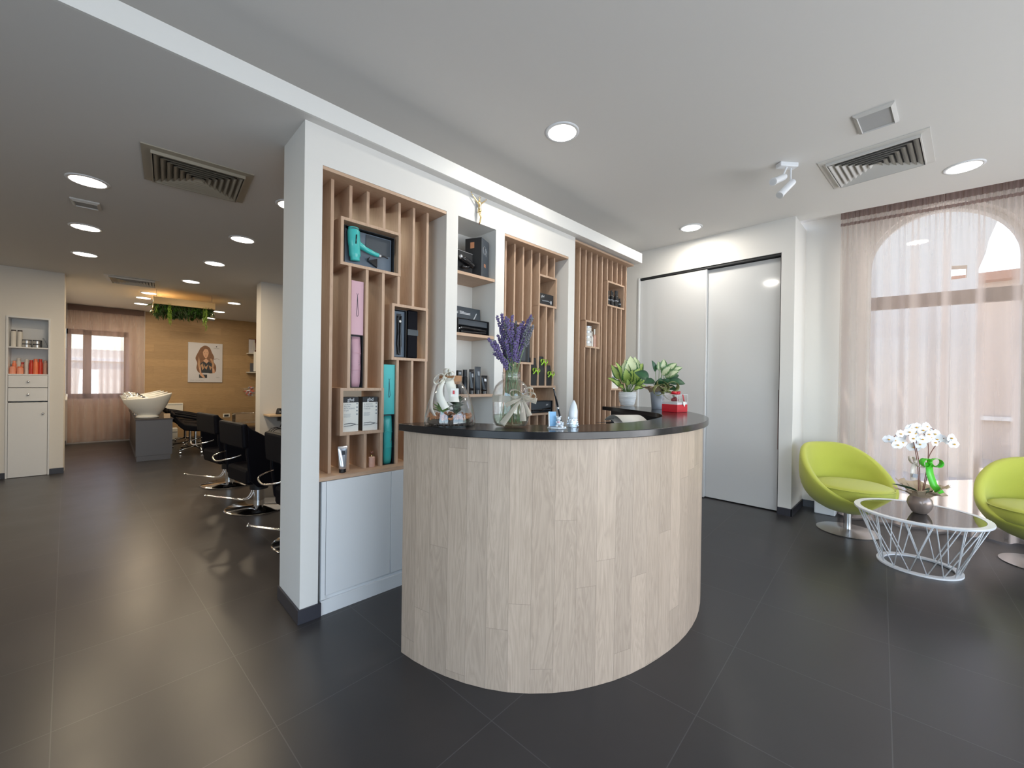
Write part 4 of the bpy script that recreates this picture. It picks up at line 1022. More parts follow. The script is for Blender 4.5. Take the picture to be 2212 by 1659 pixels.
b = B(); oo = Vector((-.70, -.71, 0)); bow(b, vv(.02, h_+.02, .105), .105, (rg*.9+Vector((0, 0, .2))).normalized(), out=oo, tails=False, wf=.6); bow(b, vv(.02, h_+.005, .11), .095, (rg*.5+Vector((0, 0, -.85))).normalized(), up=rg, out=oo, tails=False, wf=.6)
b.build('olive_bow', 'olive', t, True)

# ---- red box with a rose
P = (3.045, 1.335); t = thing('rose_gift_box', 'red gift box with a clear lid showing a preserved rose', 'gift box', (P[0]+.04, P[1]-.01, Z), math.radians(-10))
s_ = .066
B().box(-s_, s_, -s_, s_, 0, .058).build('red_base', 'red', t, bevel=.001)
B().box(-s_+.002, s_-.002, -s_+.002, s_-.002, .058, .074).build('white_tray', 'wmetal', t)
B().rings([[(-s_, -s_, .058), (s_, -s_, .058), (s_, s_, .058), (-s_, s_, .058)], [(-s_, -s_, .132), (s_, -s_, .132), (s_, s_, .132), (-s_, s_, .132)]], True, False, True).build('clear_lid', 'acryl', t)
b = B()
for k in range(18):
    a = k*2.4; r_ = .006+.0016*k; b.leaf((r_*.3*math.cos(a), r_*.3*math.sin(a), .080), (r_*math.cos(a), r_*math.sin(a), .118-.0009*k), .026, .1, up=(math.cos(a), math.sin(a), .2), n=4, fold=.2, shape=.6, m=2)
b.build('preserved_rose', 'rosered', t)
b = B(); b.box(-s_-.001, s_+.001, -.008, .008, .1325, .1345); bow(b, (0, -.01, .138), .045, (1, 0, 0), up=(0, 1, 0), out=(0, 0, 1), tails=False, wf=.4)
b.ribbon([(.0, -s_-.0012, .1335), (.01, -s_-.003, .10), (.015, -s_-.004, .082)], .012, (1, 0, 0)); b.build('red_ribbon', 'red', t, True)
b = B(); pl = [(0, -.022), (.014, -.002), (.014, .008), (.007, .013), (0, .008), (-.007, .013), (-.014, .008), (-.014, -.002)]
b.rings([[(y*1.15+.015, -s_-.006, z*1.15+.066) for y, z in pl], [(y*1.15+.015, -s_-.0045, z*1.15+.066) for y, z in pl]], True, True, True).build('heart_tag', 'cream', t)
b = B()
for x in (-s_, s_):
    for y in (-s_, s_): b.tube([(x, y, .074), (x, y, .132)], .0012, 6)
b.tube([(-s_, -s_, .132), (s_, -s_, .132), (s_, s_, .132), (-s_, s_, .132)], .0012, 6, closed=True); b.build('lid_edge', 'wmetal', t)
# ---- papers curling up behind the counter edge
t = thing('paper_tray', 'dark letter tray on the desk inside the counter', 'tray', (2.80, 1.59, .746), math.radians(40))
B().box(-.19, .19, -.11, .11, 0, .008).box(-.19, -.182, -.11, .11, .008, .29).box(.182, .19, -.11, .11, .008, .29).box(-.19, .19, .102, .11, .008, .29).box(-.19, .19, -.11, .11, .27, .278).build('tray_body', 'blackm', t)
for k, (x, y, a, c_, m_, lb) in enumerate(((-.07, .0, .3, .045, 'cream', 'curled white magazine rising above the counter edge'), (.02, -.02, -.1, .03, 'bottlew', 'white sheet lying across the pile in the desk tray'), (.10, .0, .15, .025, 'cream', 'pale leaflet at the right end of the paper pile'), (.05, .03, .8, .02, 'grey', 'grey brochure beneath the curled sheets'))):
    R = []
    for i in range(13):
        f = i/12-.5; R.append([(f*.30, -.10, c_*2*(.25-f*f)*2+k*.003*0), (f*.30, .10, c_*2*(.25-f*f)*2)])
    o = B().rings(R, False).build('paper_sheet', m_, None, True, solid=.0015); p = Vector((x, y, 0)); p.rotate(Euler((0, 0, math.radians(40))))
    o.location = (2.80+p.x, 1.59+p.y, .746+.2795+.012+(3-k)*.012); o.rotation_euler = (0, 0, math.radians(40)+a); tag(o, lb, 'paper', 'papers on the desk tray')
# ======================= GOODS IN THE SHELVING =======================
def stray(b, w_, h_, d, th=.004):
    """open fronted tray in x-z, opening toward -y"""
    b.box(-w_/2, w_/2, d-th, d, 0, h_); b.box(-w_/2, -w_/2+th, 0, d-th, 0, h_); b.box(w_/2-th, w_/2, 0, d-th, 0, h_)
    b.box(-w_/2+th, w_/2-th, 0, d-th, 0, th); b.box(-w_/2+th, w_/2-th, 0, d-th, h_-th, h_); return b
def iron(b, x, y, z0, z1, s_=1.0):
    """hair straightener standing on end: two tapering arms meeting at the lower hinge"""
    for sg in (-1, 1): b.tube(smooth([(x+sg*.0015, y, z0), (x+sg*.011*s_, y, z0+(z1-z0)*.25), (x+sg*.008*s_, y, z0+(z1-z0)*.6), (x+sg*.013*s_, y, z1)], 5), [.004*s_]*5+[.0065*s_]*5+[.005*s_]*6, 8)
    return b
# dryer in its open presentation case
t = thing('presentation_case', 'black case with slate foam holding the turquoise hair dryer', 'case', (1.190, 2.503, 2.0715))
stray(B(), .335, .236, .085).build('case_shell', 'blackm', t)
B().box(-.155, .160, .030, .080, .010, .226).build('foam_insert', 'charl', t)
B().box(-.02, .150, .026, .0295, .11, .220).build('foam_panel', 'char', t, bevel=.004)
t = thing('hair_dryer', 'turquoise hair dryer lying in the topmost framed box', 'hair dryer', (1.075, 2.4955, 2.0715))
B().tube(smooth([(.0, 0, .226), (.0, 0, .205), (.004, 0, .13), (.010, 0, .055), (.012, 0, .024)], 5), [.018]+[.032]*4+[.037]*6+[.034]*5+[.028]*5, 24).build('barrel', 'teal', t, True)
B().sph((.0, -.002, .214), .0315, 20, 10, (1, 1, .55)).build('rear_filter', 'char', t, True)
B().tube(smooth([(.028, 0, .135), (.07, 0, .115), (.12, 0, .100), (.165, 0, .092)], 5), [.026]+[.020]*4+[.016]*6+[.014]*5, 16).build('handle', 'teal', t, True)
B().tube([(.166, 0, .092), (.182, 0, .090)], .013, 14).build('silver_collar', 'silver', t, True)
B().tube(smooth([(.183, 0, .089), (.205, -.002, .093), (.232, 0, .088)]), .005, 8).build('cable', 'blackm', t, True)
B().tube([(.0, -.037, .12), (.002, -.040, .175)], .0035, 8).build('switch', 'blackgloss', t, True)
o = B().rings([[(1.178, 2.524, 2.135), (1.192, 2.524, 2.150), (1.192, 2.506, 2.150), (1.178, 2.506, 2.135)], [(1.178, 2.524, 2.120), (1.178, 2.524, 2.120), (1.178, 2.506, 2.120), (1.178, 2.506, 2.120)], [(1.24, 2.524, 2.088), (1.24, 2.524, 2.145), (1.24, 2.508, 2.145), (1.24, 2.508, 2.088)]], True, True, True).build('nozzle', 'blackgloss')
tag(o, 'black concentrator nozzle lying under the dryer handle', 'nozzle')
def gift_set(name, col, x, z0, w_, h_, mid, label, fab, plabel, z_p, smallk):
    t = thing(name, label, 'gift set', (x, 2.497, z0), 0, 'straightener gift sets standing on end')
    B().box(-w_/2, w_/2, 0, .05, mid, h_).build('lid_panel', col, t, bevel=.001)
    stray(B(), w_, mid-.002, .055, .003).build('open_tray', 'blackm', t)
    B().box(-w_/2+.004, w_/2-.004, .040, .051, .004, mid-.006).build('tray_liner', 'zinc', t)
    b = B(); hz = mid+(h_-mid)*.52
    b.tube([(0, -.0008, hz+.055*smallk), (-.006, -.0008, hz+.066*smallk)], .0009, 5).tube([(0, -.0008, hz+.055*smallk), (.006, -.0008, hz+.066*smallk)], .0009, 5)
    b.tube([(0, -.0008, hz+.055*smallk), (-.003, -.0008, hz), (-.007, -.0008, hz-.045), (-.002, -.0008, hz-.06)], .0013, 5).tube([(0, -.0008, hz+.055*smallk), (.003, -.0008, hz), (.007, -.0008, hz-.045), (.002, -.0008, hz-.06)], .0013, 5)
    b.build('straightener_print', 'dtxt', t)
    p = thing(plabel[0], plabel[1], 'pouch', (x, 2.515, z0+.0035), 0, 'satin pouches in the gift sets')
    H = mid-.014; R = []
    for i in range(11):
        f = i/10; ww = (w_/2-.007)*(.80+.20*min(1, f*6))*(.86+.14*min(1, (1-f)*7)); dd = .017*math.sin(PI*min(.97, max(.06, f)))**.5
        R.append([(ww*math.cos(a)+.001*math.sin(f*20), dd*math.sin(a), H*f) for a in [2*PI*j/20 for j in range(20)]])
    B().rings(R, True, True, True).build('pouch_body', fab, p, True)
    for k in range(3): B().sph((.016, -.0165, H*.52-k*.012), .0028, 8, 6).build('press_stud', 'silver', p, True)
    B().tube([(-w_/2+.01, -.018, H*.68), (w_/2-.012, -.018, H*.67)], .0012, 5).tube([(-w_/2+.01, -.018, H*.33), (w_/2-.012, -.018, H*.35)], .0012, 5).build('fold_seam', fab, p)
    return t
gift_set('straightener_gift_set', 'pink', 1.106, 1.3035, .078, .669, .332, 'dusty pink gift set standing between slats above the two white cartons', 'pinkfab', ('pink_pouch', 'folded dusty pink pouch in the lower half of the pink set'), 0, 1.3)
gift_set('straightener_gift_set', 'tealm', 1.329, .7905, .080, .667, .335, 'turquoise gift set standing between slats at the bottom', 'teal', ('turquoise_pouch', 'turquoise pouch in the lower half of the turquoise set'), 0, 1.0)
# black straightener set in the middle box
t = thing('straightener_case', 'slate tray holding a black straightener in the middle framed box', 'case', (1.405, 2.50, 1.5085))
stray(B(), .098, .325, .06).build('case_shell', 'blackm', t)
B().box(-.044, .044, .018, .055, .006, .318).build('foam_insert', 'charl', t, bevel=.002)
B().box(-.018, .018, .0165, .0178, .02, .30).build('foam_recess', 'blackm', t, bevel=.004)
t = thing('hair_straightener', 'black straightener standing in its slate foam tray', 'hair straightener', (1.405, 2.508, 1.527))
iron(B(), 0, 0, 0, .265, 1.0).build('arms', 'blackgloss', t, True)
B().cyl((0, -.007, .228), .008, .004, 20, rot=(PI/2, 0, 0)).build('round_badge', 'bottlew', t)
t = thing('heat_pouch', 'black padded pouch standing beside the straightener tray', 'pouch', (1.508, 2.52, 1.5085))
B().box(-.040, .040, -.015, .03, 0, .335).build('pouch_body', 'leather', t, bevel=.01); B().box(-.041, .041, -.0175, -.0145, .16, .20).build('strap', 'blackgloss', t)
# two white cartons
def carton(x, w_, d, h_, y, z, lines, label):
    t = thing('hair_tool_carton', label, 'carton', (x, y, z), 0, 'white and black hair tool cartons')
    B().box(-w_/2, w_/2, .001, d, 0, h_).build('box_body', 'blackm', t)
    B().box(-w_/2, w_/2, 0, .001, 0, h_*.845).build('front_panel', 'cream', t)
    text('ghd', (0, -.0004, h_*.885), .030, 'ltxt', t, align='CENTER')
    zz = h_*.77
    for i, (s_, sz) in enumerate(lines):
        text(s_, (-w_/2+.006, -.0004, zz), sz, 'gtxt', t); zz -= sz*1.15
    for k in range(4): B().box(-w_/2+.006, -w_/2+.050-.006*(k % 2), -.0005, 0, zz-.008-.006*k, zz-.0065-.006*k).build('print_line', 'gtxt', t)
    for k in range(4): B().box(w_/2-.014, w_/2-.005, -.0005, 0, h_*.79-.022*k, h_*.79-.022*k+.008).build('print_line', 'gtxt', t)
    b = B()
    for sg in (-1, 1): b.tube([(-w_/2+.008, -.001, .043+sg*.006), (0, -.001, .045+sg*.008), (w_/2-.016, -.001, .045)], .0018, 6)
    b.tube([(w_/2-.018, -.001, .045), (w_/2-.002, -.001, .042)], .0012, 6); b.build('straightener_print', 'dtxt', t)
carton(1.073, .098, .075, .215, 2.500, 1.0285, [('LA PRIMA', .0105), ('PIASTRA', .0105), ('INTELLIGENTE', .0105), ('DI ghd', .0105)], 'white carton with a black top band, left one of the pair')
carton(1.200, .100, .075, .215, 2.500, 1.0285, [('IL NUOVO', .0125), ('STANDARD', .0125), ('È GOLD', .0125)], 'white carton with a black top band, right one of the pair')
def tube_product(name, label, x, y, z, w_, h_, m, capm='blackgloss', group=None, band=None):
    t = thing(name, label, 'cosmetic tube', (x, y, z), 0, group)
    ch = h_*.14; R = []
    for i in range(8):
        f = i/7; a = w_*.36+(w_*.5-w_*.36)*f; d = w_*.36*(1-f)+.0015
        R.append([(a*math.cos(q), d*math.sin(q), ch+(h_-ch)*f) for q in [2*PI*j/24 for j in range(24)]])
    B().rings(R, True, True, True).build('tube_body', m, t, True)
    B().cyl((0, 0, 0), w_*.34, ch, 24).build('cap', capm, t, 'auto')
    if band: B().box(-w_*.17, w_*.17, -w_*.20, -w_*.19, ch+(h_-ch)*.62, ch+(h_-ch)*.80, rot=(-.15, 0, 0)).build('printed_label', band, t)
    return t
tube_product('hand_cream_tube', 'silver cream tube standing on its black cap between slats', 1.012, 2.466, .7905, .060, .158, 'silver', band='dtxt')
t = thing('perfume_bottle', 'small rose coloured bottle with a round brown stopper', 'bottle', (1.215, 2.50, .7905))
B().lathe([(.019, 0), (.020, .004), (.020, .062), (.016, .066), (.008, .067)], 24).build('glass_body', 'rose', t, 'auto'); B().cyl((0, 0, .067), .006, .010, 14).build('neck', 'gold', t); B().sph((0, 0, .092), .013).build('stopper', 'brown', t, True)
# niche with three shelves
ZS = (2.1715, 1.7165, 1.2565)
t = thing('hair_dryer_case', 'open black case with rounded corners on the top shelf', 'case', (1.935, 2.475, ZS[0]), math.radians(6))
def rr_poly(w_, h_, r, n=5):
    out = []
    for cx, cz, a0 in ((w_/2-r, r, -PI/2), (w_/2-r, h_-r, 0), (-w_/2+r, h_-r, PI/2), (-w_/2+r, r, PI)):
        for i in range(n+1): a = a0+PI/2*i/n; out.append((cx+r*math.cos(a), cz+r*math.sin(a)))
    return out
B().plate(rr_poly(.225, .180, .03), .0, .05).build('case_shell', 'blackm', t)
B().tube([(x, -.001, z) for x, z in rr_poly(.22, .175, .03)], .0022, 6, closed=True).build('zip_edge', 'silver', t, True)
t = thing('black_hair_dryer', 'gloss black hair dryer lying in the open case', 'hair dryer', (1.935, 2.449, ZS[0]+.03), math.radians(6))
B().tube(smooth([(-.062, 0, .085), (-.04, 0, .078), (.02, 0, .062), (.065, 0, .045)]), [.020]*6+[.024]*7+[.021]*6, 16).build('barrel', 'blackgloss', t, True)
B().tube([(-.075, 0, .098), (-.060, 0, .083)], [.012, .019], 12).build('silver_nozzle', 'silver', t, True)
B().tube([(.04, 0, .045), (.0, -.002, .020), (-.05, -.002, .018)], .011, 10).build('handle', 'blackgloss', t, True)
t = thing('hair_dryer_carton', 'tall black carton standing askew on the top shelf', 'carton', (2.083, 2.508, ZS[0]), math.radians(25))
B().box(-.07, .07, -.07, .07, 0, .305).build('box_body', 'char', t, bevel=.0015)
B().box(-.0712, -.0702, -.07, .07, 0.001, .304).build('black_side', 'blackm', t)
B().box(-.0718, -.0712, -.008, .026, .225, .272).build('copper_square', 'copper', t)
b = B(); b.tube([(-.012+.026*math.cos(a), -.0708, .215+.034*math.sin(a)) for a in [i*PI/10 for i in range(20)]], .0015, 5, closed=True).tube([(.012+.018*math.cos(a), -.0708, .205+.030*math.sin(a)) for a in [i*PI/10 for i in range(20)]], .0012, 5, closed=True); b.build('product_drawing', 'silver', t)
B().box(-.020, -.004, -.0708, -.0702, .085, .112).box(.002, .012, -.0708, -.0702, .085, .112).build('copper_mark', 'copper', t)
t = thing('open_straightener_box', 'open slate box with a raised lid on the middle shelf', 'carton', (2.018, 2.455, ZS[1]), math.radians(2))
B().box(-.158, .150, .095, .110, .095, .225, rot=(-.08, 0, 0)).build('raised_lid', 'char', t)
stray(B(), .318, .118, .09).build('tray', 'blackm', t)
B().box(-.150, .150, .010, .085, .068, .112).build('foam_insert', 'char', t, bevel=.002)
text('ghd', (-.128, .0925, .168), .030, 'ltxt', t)
for k, L in enumerate((.045, .11, .11)): B().box(-.070, -.070+L, .0925, .0935, .186-.009*k, .190-.009*k).build('print_line', 'ltxt', t)
B().tube([(.072, .092, .135), (.088, .092, .160), (.102, .092, .185), (.106, .092, .188), (.098, .092, .165), (.080, .092, .138)], .0015, 5).build('straightener_print', 'ltxt', t)
t = thing('boxed_straightener', 'gloss black straightener lying in the open slate box', 'hair straightener', (2.02, 2.475, ZS[1]+.036))
B().tube(smooth([(-.145, 0, -.002), (-.10, -.005, .012), (0, -.005, .010), (.14, 0, .006)]), [.004]*3+[.011]*16, 10).build('upper_arm', 'blackgloss', t, True)
B().tube(smooth([(-.12, -.002, -.018), (0, -.004, -.016), (.14, 0, -.010)]), .010, 10).build('lower_arm', 'blackgloss', t, True)
B().tube([(-.150, -.004, .0), (-.118, -.007, .010)], [.002, .008], 10).build('silver_tip', 'silver', t, True)
for k, (x, y, w_, h_, kind, lb) in enumerate(((1.878, 2.46, .036, .178, 'b', 'short black box at the left end of the lowest shelf'), (1.945, 2.47, .040, .186, 'c', 'black flask behind the cork stopper on the lowest shelf'),
        (1.988, 2.44, .052, .190, 't', 'black hair tube in the middle of the lowest shelf'), (2.048, 2.44, .062, .212, 't', 'tallest black hair tube on the lowest shelf'), (2.012, 2.56, .034, .16, 'c', 'slim black bottle standing behind the tallest tube'), (2.122, 2.445, .066, .145, 't', 'short wide purple-black tube at the right of the lowest shelf'))):
    if kind == 't': tube_product('hair_tube', lb, x, y, ZS[2], w_, h_, 'char' if h_ > .2 else 'blackgloss', 'blackgloss', 'black hair products on the lowest niche shelf', 'ltxt' if h_ < .15 else 'gtxt')
    else:
        t = thing('hair_product_flask', lb, 'bottle', (x, y, ZS[2]), 0, 'black hair products on the lowest niche shelf')
        if kind == 'b': B().box(-w_/2, w_/2, -.015, .015, 0, h_).build('box_body', 'blackm', t); B().box(-w_/2+.006, w_/2-.006, -.0155, -.015, h_-.03, h_-.012).build('printed_label', 'gtxt', t)
        else: B().lathe([(w_/2, 0), (w_/2, h_*.68), (w_/2*.8, h_*.72)], 20).build('flask_body', 'blackgloss', t, 'auto'); B().cyl((0, 0, h_*.72), w_/2*.82, h_*.28, 20).build('cap', 'blackm', t, 'auto')
# middle slat shelving
t = thing('black_tool_carton', 'low black carton in the upper box of the middle shelving', 'carton', (2.935, 2.50, 2.0835))
B().box(-.108, .100, 0, .09, 0, .105).build('box_body', 'blackm', t); text('ghd', (-.075, -.0006, .070), .028, 'ltxt', t)
B().tube([(-.07, -.002, .035), (.02, -.002, .040), (.055, -.002, .030)], .005, 8).build('curler_print', 'gtxt', t); B().box(.058, .072, -.001, 0, .018, .048).build('white_mark', 'ltxt', t)
t = thing('dark_display_case', 'dark case behind the lavender in the middle box', 'case', (2.600, 2.50, 1.5325)); B().plate(rr_poly(.17, .285, .02), 0, .09).build('case_shell', 'blackm', t); B().plate([(x+.0, z+.012) for x, z in rr_poly(.10, .25, .012)], -.004, -.0005).build('slate_insert', 'char', t)
t = thing('slim_display_box', 'narrow charcoal box at the right of the middle box', 'carton', (2.705, 2.51, 1.5325)); B().box(-.012, .014, 0, .09, 0, .30).build('box_body', 'char', t)
for k, (x, h_, bz, lb) in enumerate(((2.758, .255, .140, 'black bottle bag with a lime bow tied low, left of three'), (2.866, .272, .225, 'black bottle bag with a lime bow near its top, middle of three'), (2.968, .193, .115, 'shortest black bottle bag with a lime bow, right of three'))):
    t = thing('gift_bag', lb, 'gift bag', (x, 2.49, 1.3240), 0, 'black gift bags with lime bows')
    B().rings([[(-.038, 0, 0), (.038, 0, 0), (.038, .07, 0), (-.038, .07, 0)], [(-.040, -.003, h_*.5), (.040, -.003, h_*.5), (.040, .072, h_*.5), (-.040, .072, h_*.5)], [(-.036, .012, h_), (.036, .012, h_), (.036, .05, h_), (-.036, .05, h_)]], True, True, True).build('bag_body', 'blackm', t)
    b = B(); bow(b, (0, -.020, bz), .046, (1, 0, 0), wf=.34, tl=.8); b.build('lime_bow', 'lgreen', t, True)
t = thing('flat_iron_tray', 'black tray set with a straightener in the lowest box of the middle shelving', 'case', (2.885, 2.495, 1.0685))
stray(B(), .31, .112, .08).build('tray_shell', 'blackm', t); B().box(-.148, .148, .012, .074, .006, .106).build('foam_insert', 'char', t, bevel=.002); text('ghd', (.07, .0112, .068), .022, 'ltxt', t)
B().tube([(-.14, .008, .030), (.0, .006, .030), (.13, .008, .040)], [.005, .008, .007], 8).tube([(-.13, .008, .018), (.12, .008, .016)], .005, 8).build('straightener', 'blackgloss', t, True)
# farthest screen
for k, (dx, r_, h_) in enumerate(((.0, .016, .17), (.045, .017, .165), (.088, .017, .175), (.132, .016, .165), (.178, .019, .188), (.222, .021, .195), (.268, .017, .11))):
    t = thing('hair_spray_bottle', ('leftmost', 'second from the left', 'third from the left', 'middle', 'fifth from the left', 'tallest', 'shortest, rightmost')[k]+' black bottle in the upper box of the farthest screen', 'bottle', (3.985+dx, 2.50+.01*(k % 2), 2.2405), 0, 'black bottles in the farthest screen')
    B().lathe([(r_, 0), (r_, h_*.62), (r_*.55, h_*.70)], 18).build('bottle_body', 'blackgloss', t, 'auto'); B().cyl((0, 0, h_*.70), r_*.6, h_*.30, 14).build('cap', 'blackm', t, 'auto'); B().cyl((0, 0, h_*.34), r_+.0004, .012, 18).build('label_band', 'gtxt', t)
for k in range(4):
    t = thing('cream_jar', ('bottom', 'second', 'third', 'top')[k]+' white jar of the stack of four in the small box', 'jar', (3.625, 2.515, 1.7465+.0535*k), 0, 'stacked white cream jars')
    B().cyl((0, 0, 0), .046, .034, 28).build('jar_body', 'bottlew', t, 'auto'); B().cyl((0, 0, .034), .047, .018, 28).build('lid', 'silver', t, 'auto')
for k, (x, h_, lb) in enumerate(((3.705, .165, 'shorter slim white bottle beside the jar stack'), (3.757, .195, 'taller slim pale bottle beside the jar stack'))):
    t = thing('serum_bottle', lb, 'bottle', (x, 2.51, 1.7465), 0, 'slim bottles beside the jars')
    B().lathe([(.017, 0), (.0175, h_*.6), (.010, h_*.7)], 18).build('bottle_body', 'bottlew' if k == 0 else 'rose', t, 'auto'); B().cyl((0, 0, h_*.7), .009, h_*.3, 12).build('cap', 'cream', t, 'auto')
t = thing('white_card_box', 'white carton in the lowest box of the farthest screen, behind the dieffenbachia', 'carton', (4.15, 2.50, 1.2955)); B().box(-.08, .10, 0, .09, 0, .21).build('box_body', 'cream', t); B().box(-.05, .06, -.0008, 0, .12, .14).build('printed_label', 'gtxt', t)
# gilded figure above the niche
def skin_body(name, verts, edges, radii, m, parent, sub=2, root=0):
    me = bpy.data.meshes.new(name); me.from_pydata([Vector(v) for v in verts], edges, []); o = bpy.data.objects.new(name, me); COL.objects.link(o)
    md = o.modifiers.new('skin', 'SKIN'); md.use_smooth_shade = True
    for i, r_ in enumerate(radii): me.skin_vertices[0].data[i].radius = (r_, r_)
    for i in range(len(verts)): me.skin_vertices[0].data[i].use_root = (i == root)
    s_ = o.modifiers.new('sub', 'SUBSURF'); s_.levels = s_.render_levels = sub
    me.materials.append(M[m]); o.parent = parent; return o
t = thing('crucifix_figure', 'small gilded figure of a crucified man with raised arms, fixed above the white niche', 'wall ornament', (1.988, 2.372, 2.545))
V = [(0, 0, .105), (0, 0, .135), (.002, .002, .165), (0, .004, .178), (-.003, -.004, .197), (-.022, .004, .168), (-.048, .006, .192), (-.072, .008, .213), (.022, .004, .168), (.044, .006, .186), (.068, .008, .205), (-.008, -.002, .095), (.004, -.010, .055), (0, -.002, .012), (.008, -.002, .095), (.008, -.010, .055), (.004, -.004, .010)]
E_ = [(0, 1), (1, 2), (2, 3), (3, 4), (2, 5), (5, 6), (6, 7), (2, 8), (8, 9), (9, 10), (0, 11), (11, 12), (12, 13), (0, 14), (14, 15), (15, 16)]
Rr = [.0115, .0105, .0125, .005, .0085, .006, .0045, .003, .006, .0045, .003, .0075, .005, .003, .0075, .005, .003]
skin_body('body', V, E_, Rr, 'gold', t)
B().lathe([(.013, -.012), (.0145, 0), (.012, .012)], 12).xf((0, -.001, .106)).build('loincloth', 'gold', t, True)
B().tube(arc((-.003, -.004, .203), .0095, 0, 2*PI, 14, 'xy')[:-1], .0018, 5, closed=True).build('crown', 'gold', t, True)
for sx, sz in ((-.075, .216), (.071, .208)):
    b = B()
    for k in range(5): a = PI/2+(k-2)*.45; b.tube([(sx, .008, sz), (sx+.010*math.cos(a), .006, sz+.010*math.sin(a))], [.0016, .0009], 5)
    b.build('hand', 'gold', t, True)
B().cyl((0, .0, .000), .004, .016, 8).build('foot_rest', 'brown', t)
B().cyl((0, .0, .10), .003, .028, 8, rot=(-PI/2, 0, 0)).build('wall_pin', 'gold', t)
# ======================= SALON =======================
# built-in cabinet in the left wall
t = thing('built_in_cabinet', 'white cabinet built into the left salon wall with an open niche', 'cabinet', (-.757, 8.41, 0)); ox = -.757
def bx(b, x0, x1, y0, y1, z0, z1): return b.box(x0-ox, x1-ox, y0, y1, z0, z1)
b = B()
bx(b, -.948, -.932, -.016, 0, .002, 2.135); bx(b, -.583, -.567, -.016, 0, .002, 2.135); bx(b, -.932, -.583, -.016, 0, 2.113, 2.135)
b.build('face_frame', 'white', t)
b = B(); bx(b, -.9448, -.930, .001, .26, .002, 2.128); bx(b, -.585, -.5702, .001, .26, .002, 2.128); bx(b, -.93, -.585, .245, .26, .002, 2.128); bx(b, -.93, -.585, .001, .26, 2.113, 2.128)
b.build('carcass', 'white', t)
for z in (1.372, 1.732): bx(B(), -.930, -.585, -.008, .245, z-.016, z).build('shelf', 'white', t)
for z0, z1 in ((1.192, 1.352), (1.012, 1.186)):
    d = bx(B(), -.928, -.587, -.012, .02, z0, z1).build('drawer', 'white', t, bevel=.002); B().lathe([(.004, 0), (.010, .012), (.014, .018), (.010, .022), (.001, .023)], 16).xf((-.757-ox, -.012, (z0+z1)/2), (PI/2, 0, 0)).build('knob', 'chrome', d, True)
d = bx(B(), -.928, -.587, -.012, .02, .004, .992).build('door', 'white', t, bevel=.002); B().lathe([(.004, 0), (.010, .012), (.014, .018), (.010, .022), (.001, .023)], 16).xf((-.625-ox, -.012, .84), (PI/2, 0, 0)).build('knob', 'chrome', d, True)
def bottle(name, label, x, y, z, r_, h_, m, capm, group, cap=.2, neck=.6):
    t = thing(name, label, 'bottle', (x, y, z), 0, group)
    B().lathe([(r_, 0), (r_, h_*(1-cap)*.92), (r_*neck, h_*(1-cap))], 18).build('bottle_body', m, t, 'auto'); B().cyl((0, 0, h_*(1-cap)), r_*neck, h_*cap, 14).build('cap', capm, t, 'auto')
bottle('shampoo_bottle', 'white shampoo bottle with a dark cap, left of the pair in the cabinet niche', -.895, 8.49, 1.7325, .024, .225, 'bottlew', 'bedge', 'white bottles in the cabinet niche', .08, .9)
bottle('shampoo_bottle', 'white shampoo bottle with a dark cap, right of the pair in the cabinet niche', -.842, 8.50, 1.7325, .024, .225, 'bottlew', 'bedge', 'white bottles in the cabinet niche', .08, .9)
for k, (x, z, lb) in enumerate(((-.782, 0, 'lower left grey mask jar'), (-.782, .052, 'upper left grey mask jar'), (-.690, 0, 'lower right grey mask jar'), (-.690, .052, 'upper right grey mask jar'))):
    tj = thing('mask_jar', lb+' of four stacked in the cabinet niche', 'jar', (x, 8.50, 1.7325+z), 0, 'grey jars in the cabinet niche'); B().cyl((0, 0, 0), .042, .036, 24).build('jar_body', 'steel', tj, 'auto'); B().cyl((0, 0, .036), .0425, .015, 24).build('lid', 'grey', tj, 'auto')
tj = B().box(-.006, .006, -.03, .03, 0, .13, rot=(0, -.30, 0)).build('leaflet', 'gtxt'); tj.location = (-.620, 8.50, 1.7325+.008); tag(tj, 'dark leaflet leaning at the right of the cabinet niche', 'leaflet')
GRP = 'coral and red bottles in the cabinet niche'
for x, y, r_, h_, m, cm, lb in ((-.898, 8.46, .030, .098, 'coral', 'coral', 'coral jar at the front left of the lower niche'), (-.835, 8.46, .030, .098, 'coral', 'orange', 'coral jar second from the left in the lower niche'), (-.895, 8.56, .020, .175, 'orange', 'coral', 'orange bottle behind the front left jar'),
        (-.858, 8.58, .026, .215, 'bottlew', 'bottlew', 'pale bottle behind the two coral jars'), (-.820, 8.56, .020, .16, 'coral', 'redb', 'coral pump bottle behind the second jar'), (-.782, 8.50, .021, .200, 'bottlew', 'bottlew', 'slim white bottle in the middle of the lower niche'), (-.740, 8.48, .023, .19, 'redb', 'redb', 'red bottle next to the slim white one'),
        (-.700, 8.46, .024, .205, 'orange', 'orange', 'orange bottle between two red bottles'), (-.660, 8.48, .023, .205, 'redb', 'redb', 'red bottle right of the orange one'), (-.618, 8.50, .022, .19, 'rose', 'rose', 'dull pink bottle at the right end of the lower niche')):
    bottle('hair_care_bottle', lb, x, y, 1.3725, r_, h_, m, cm, GRP, .18, .75)
# far curtain
cu2, _ = curtain('salon_curtain', 'rose sheer curtain hanging before the salon window', (-.575, 11.80, 0), (1, 0), 1.115, .04, 2.77, 'sheer2', 26, .050, seed=9)
B().box(0, 1.115, -.02, .005, 2.66, 2.775).xf((-.575, 11.78, 0)).build('heading_tape', 'tape', cu2)
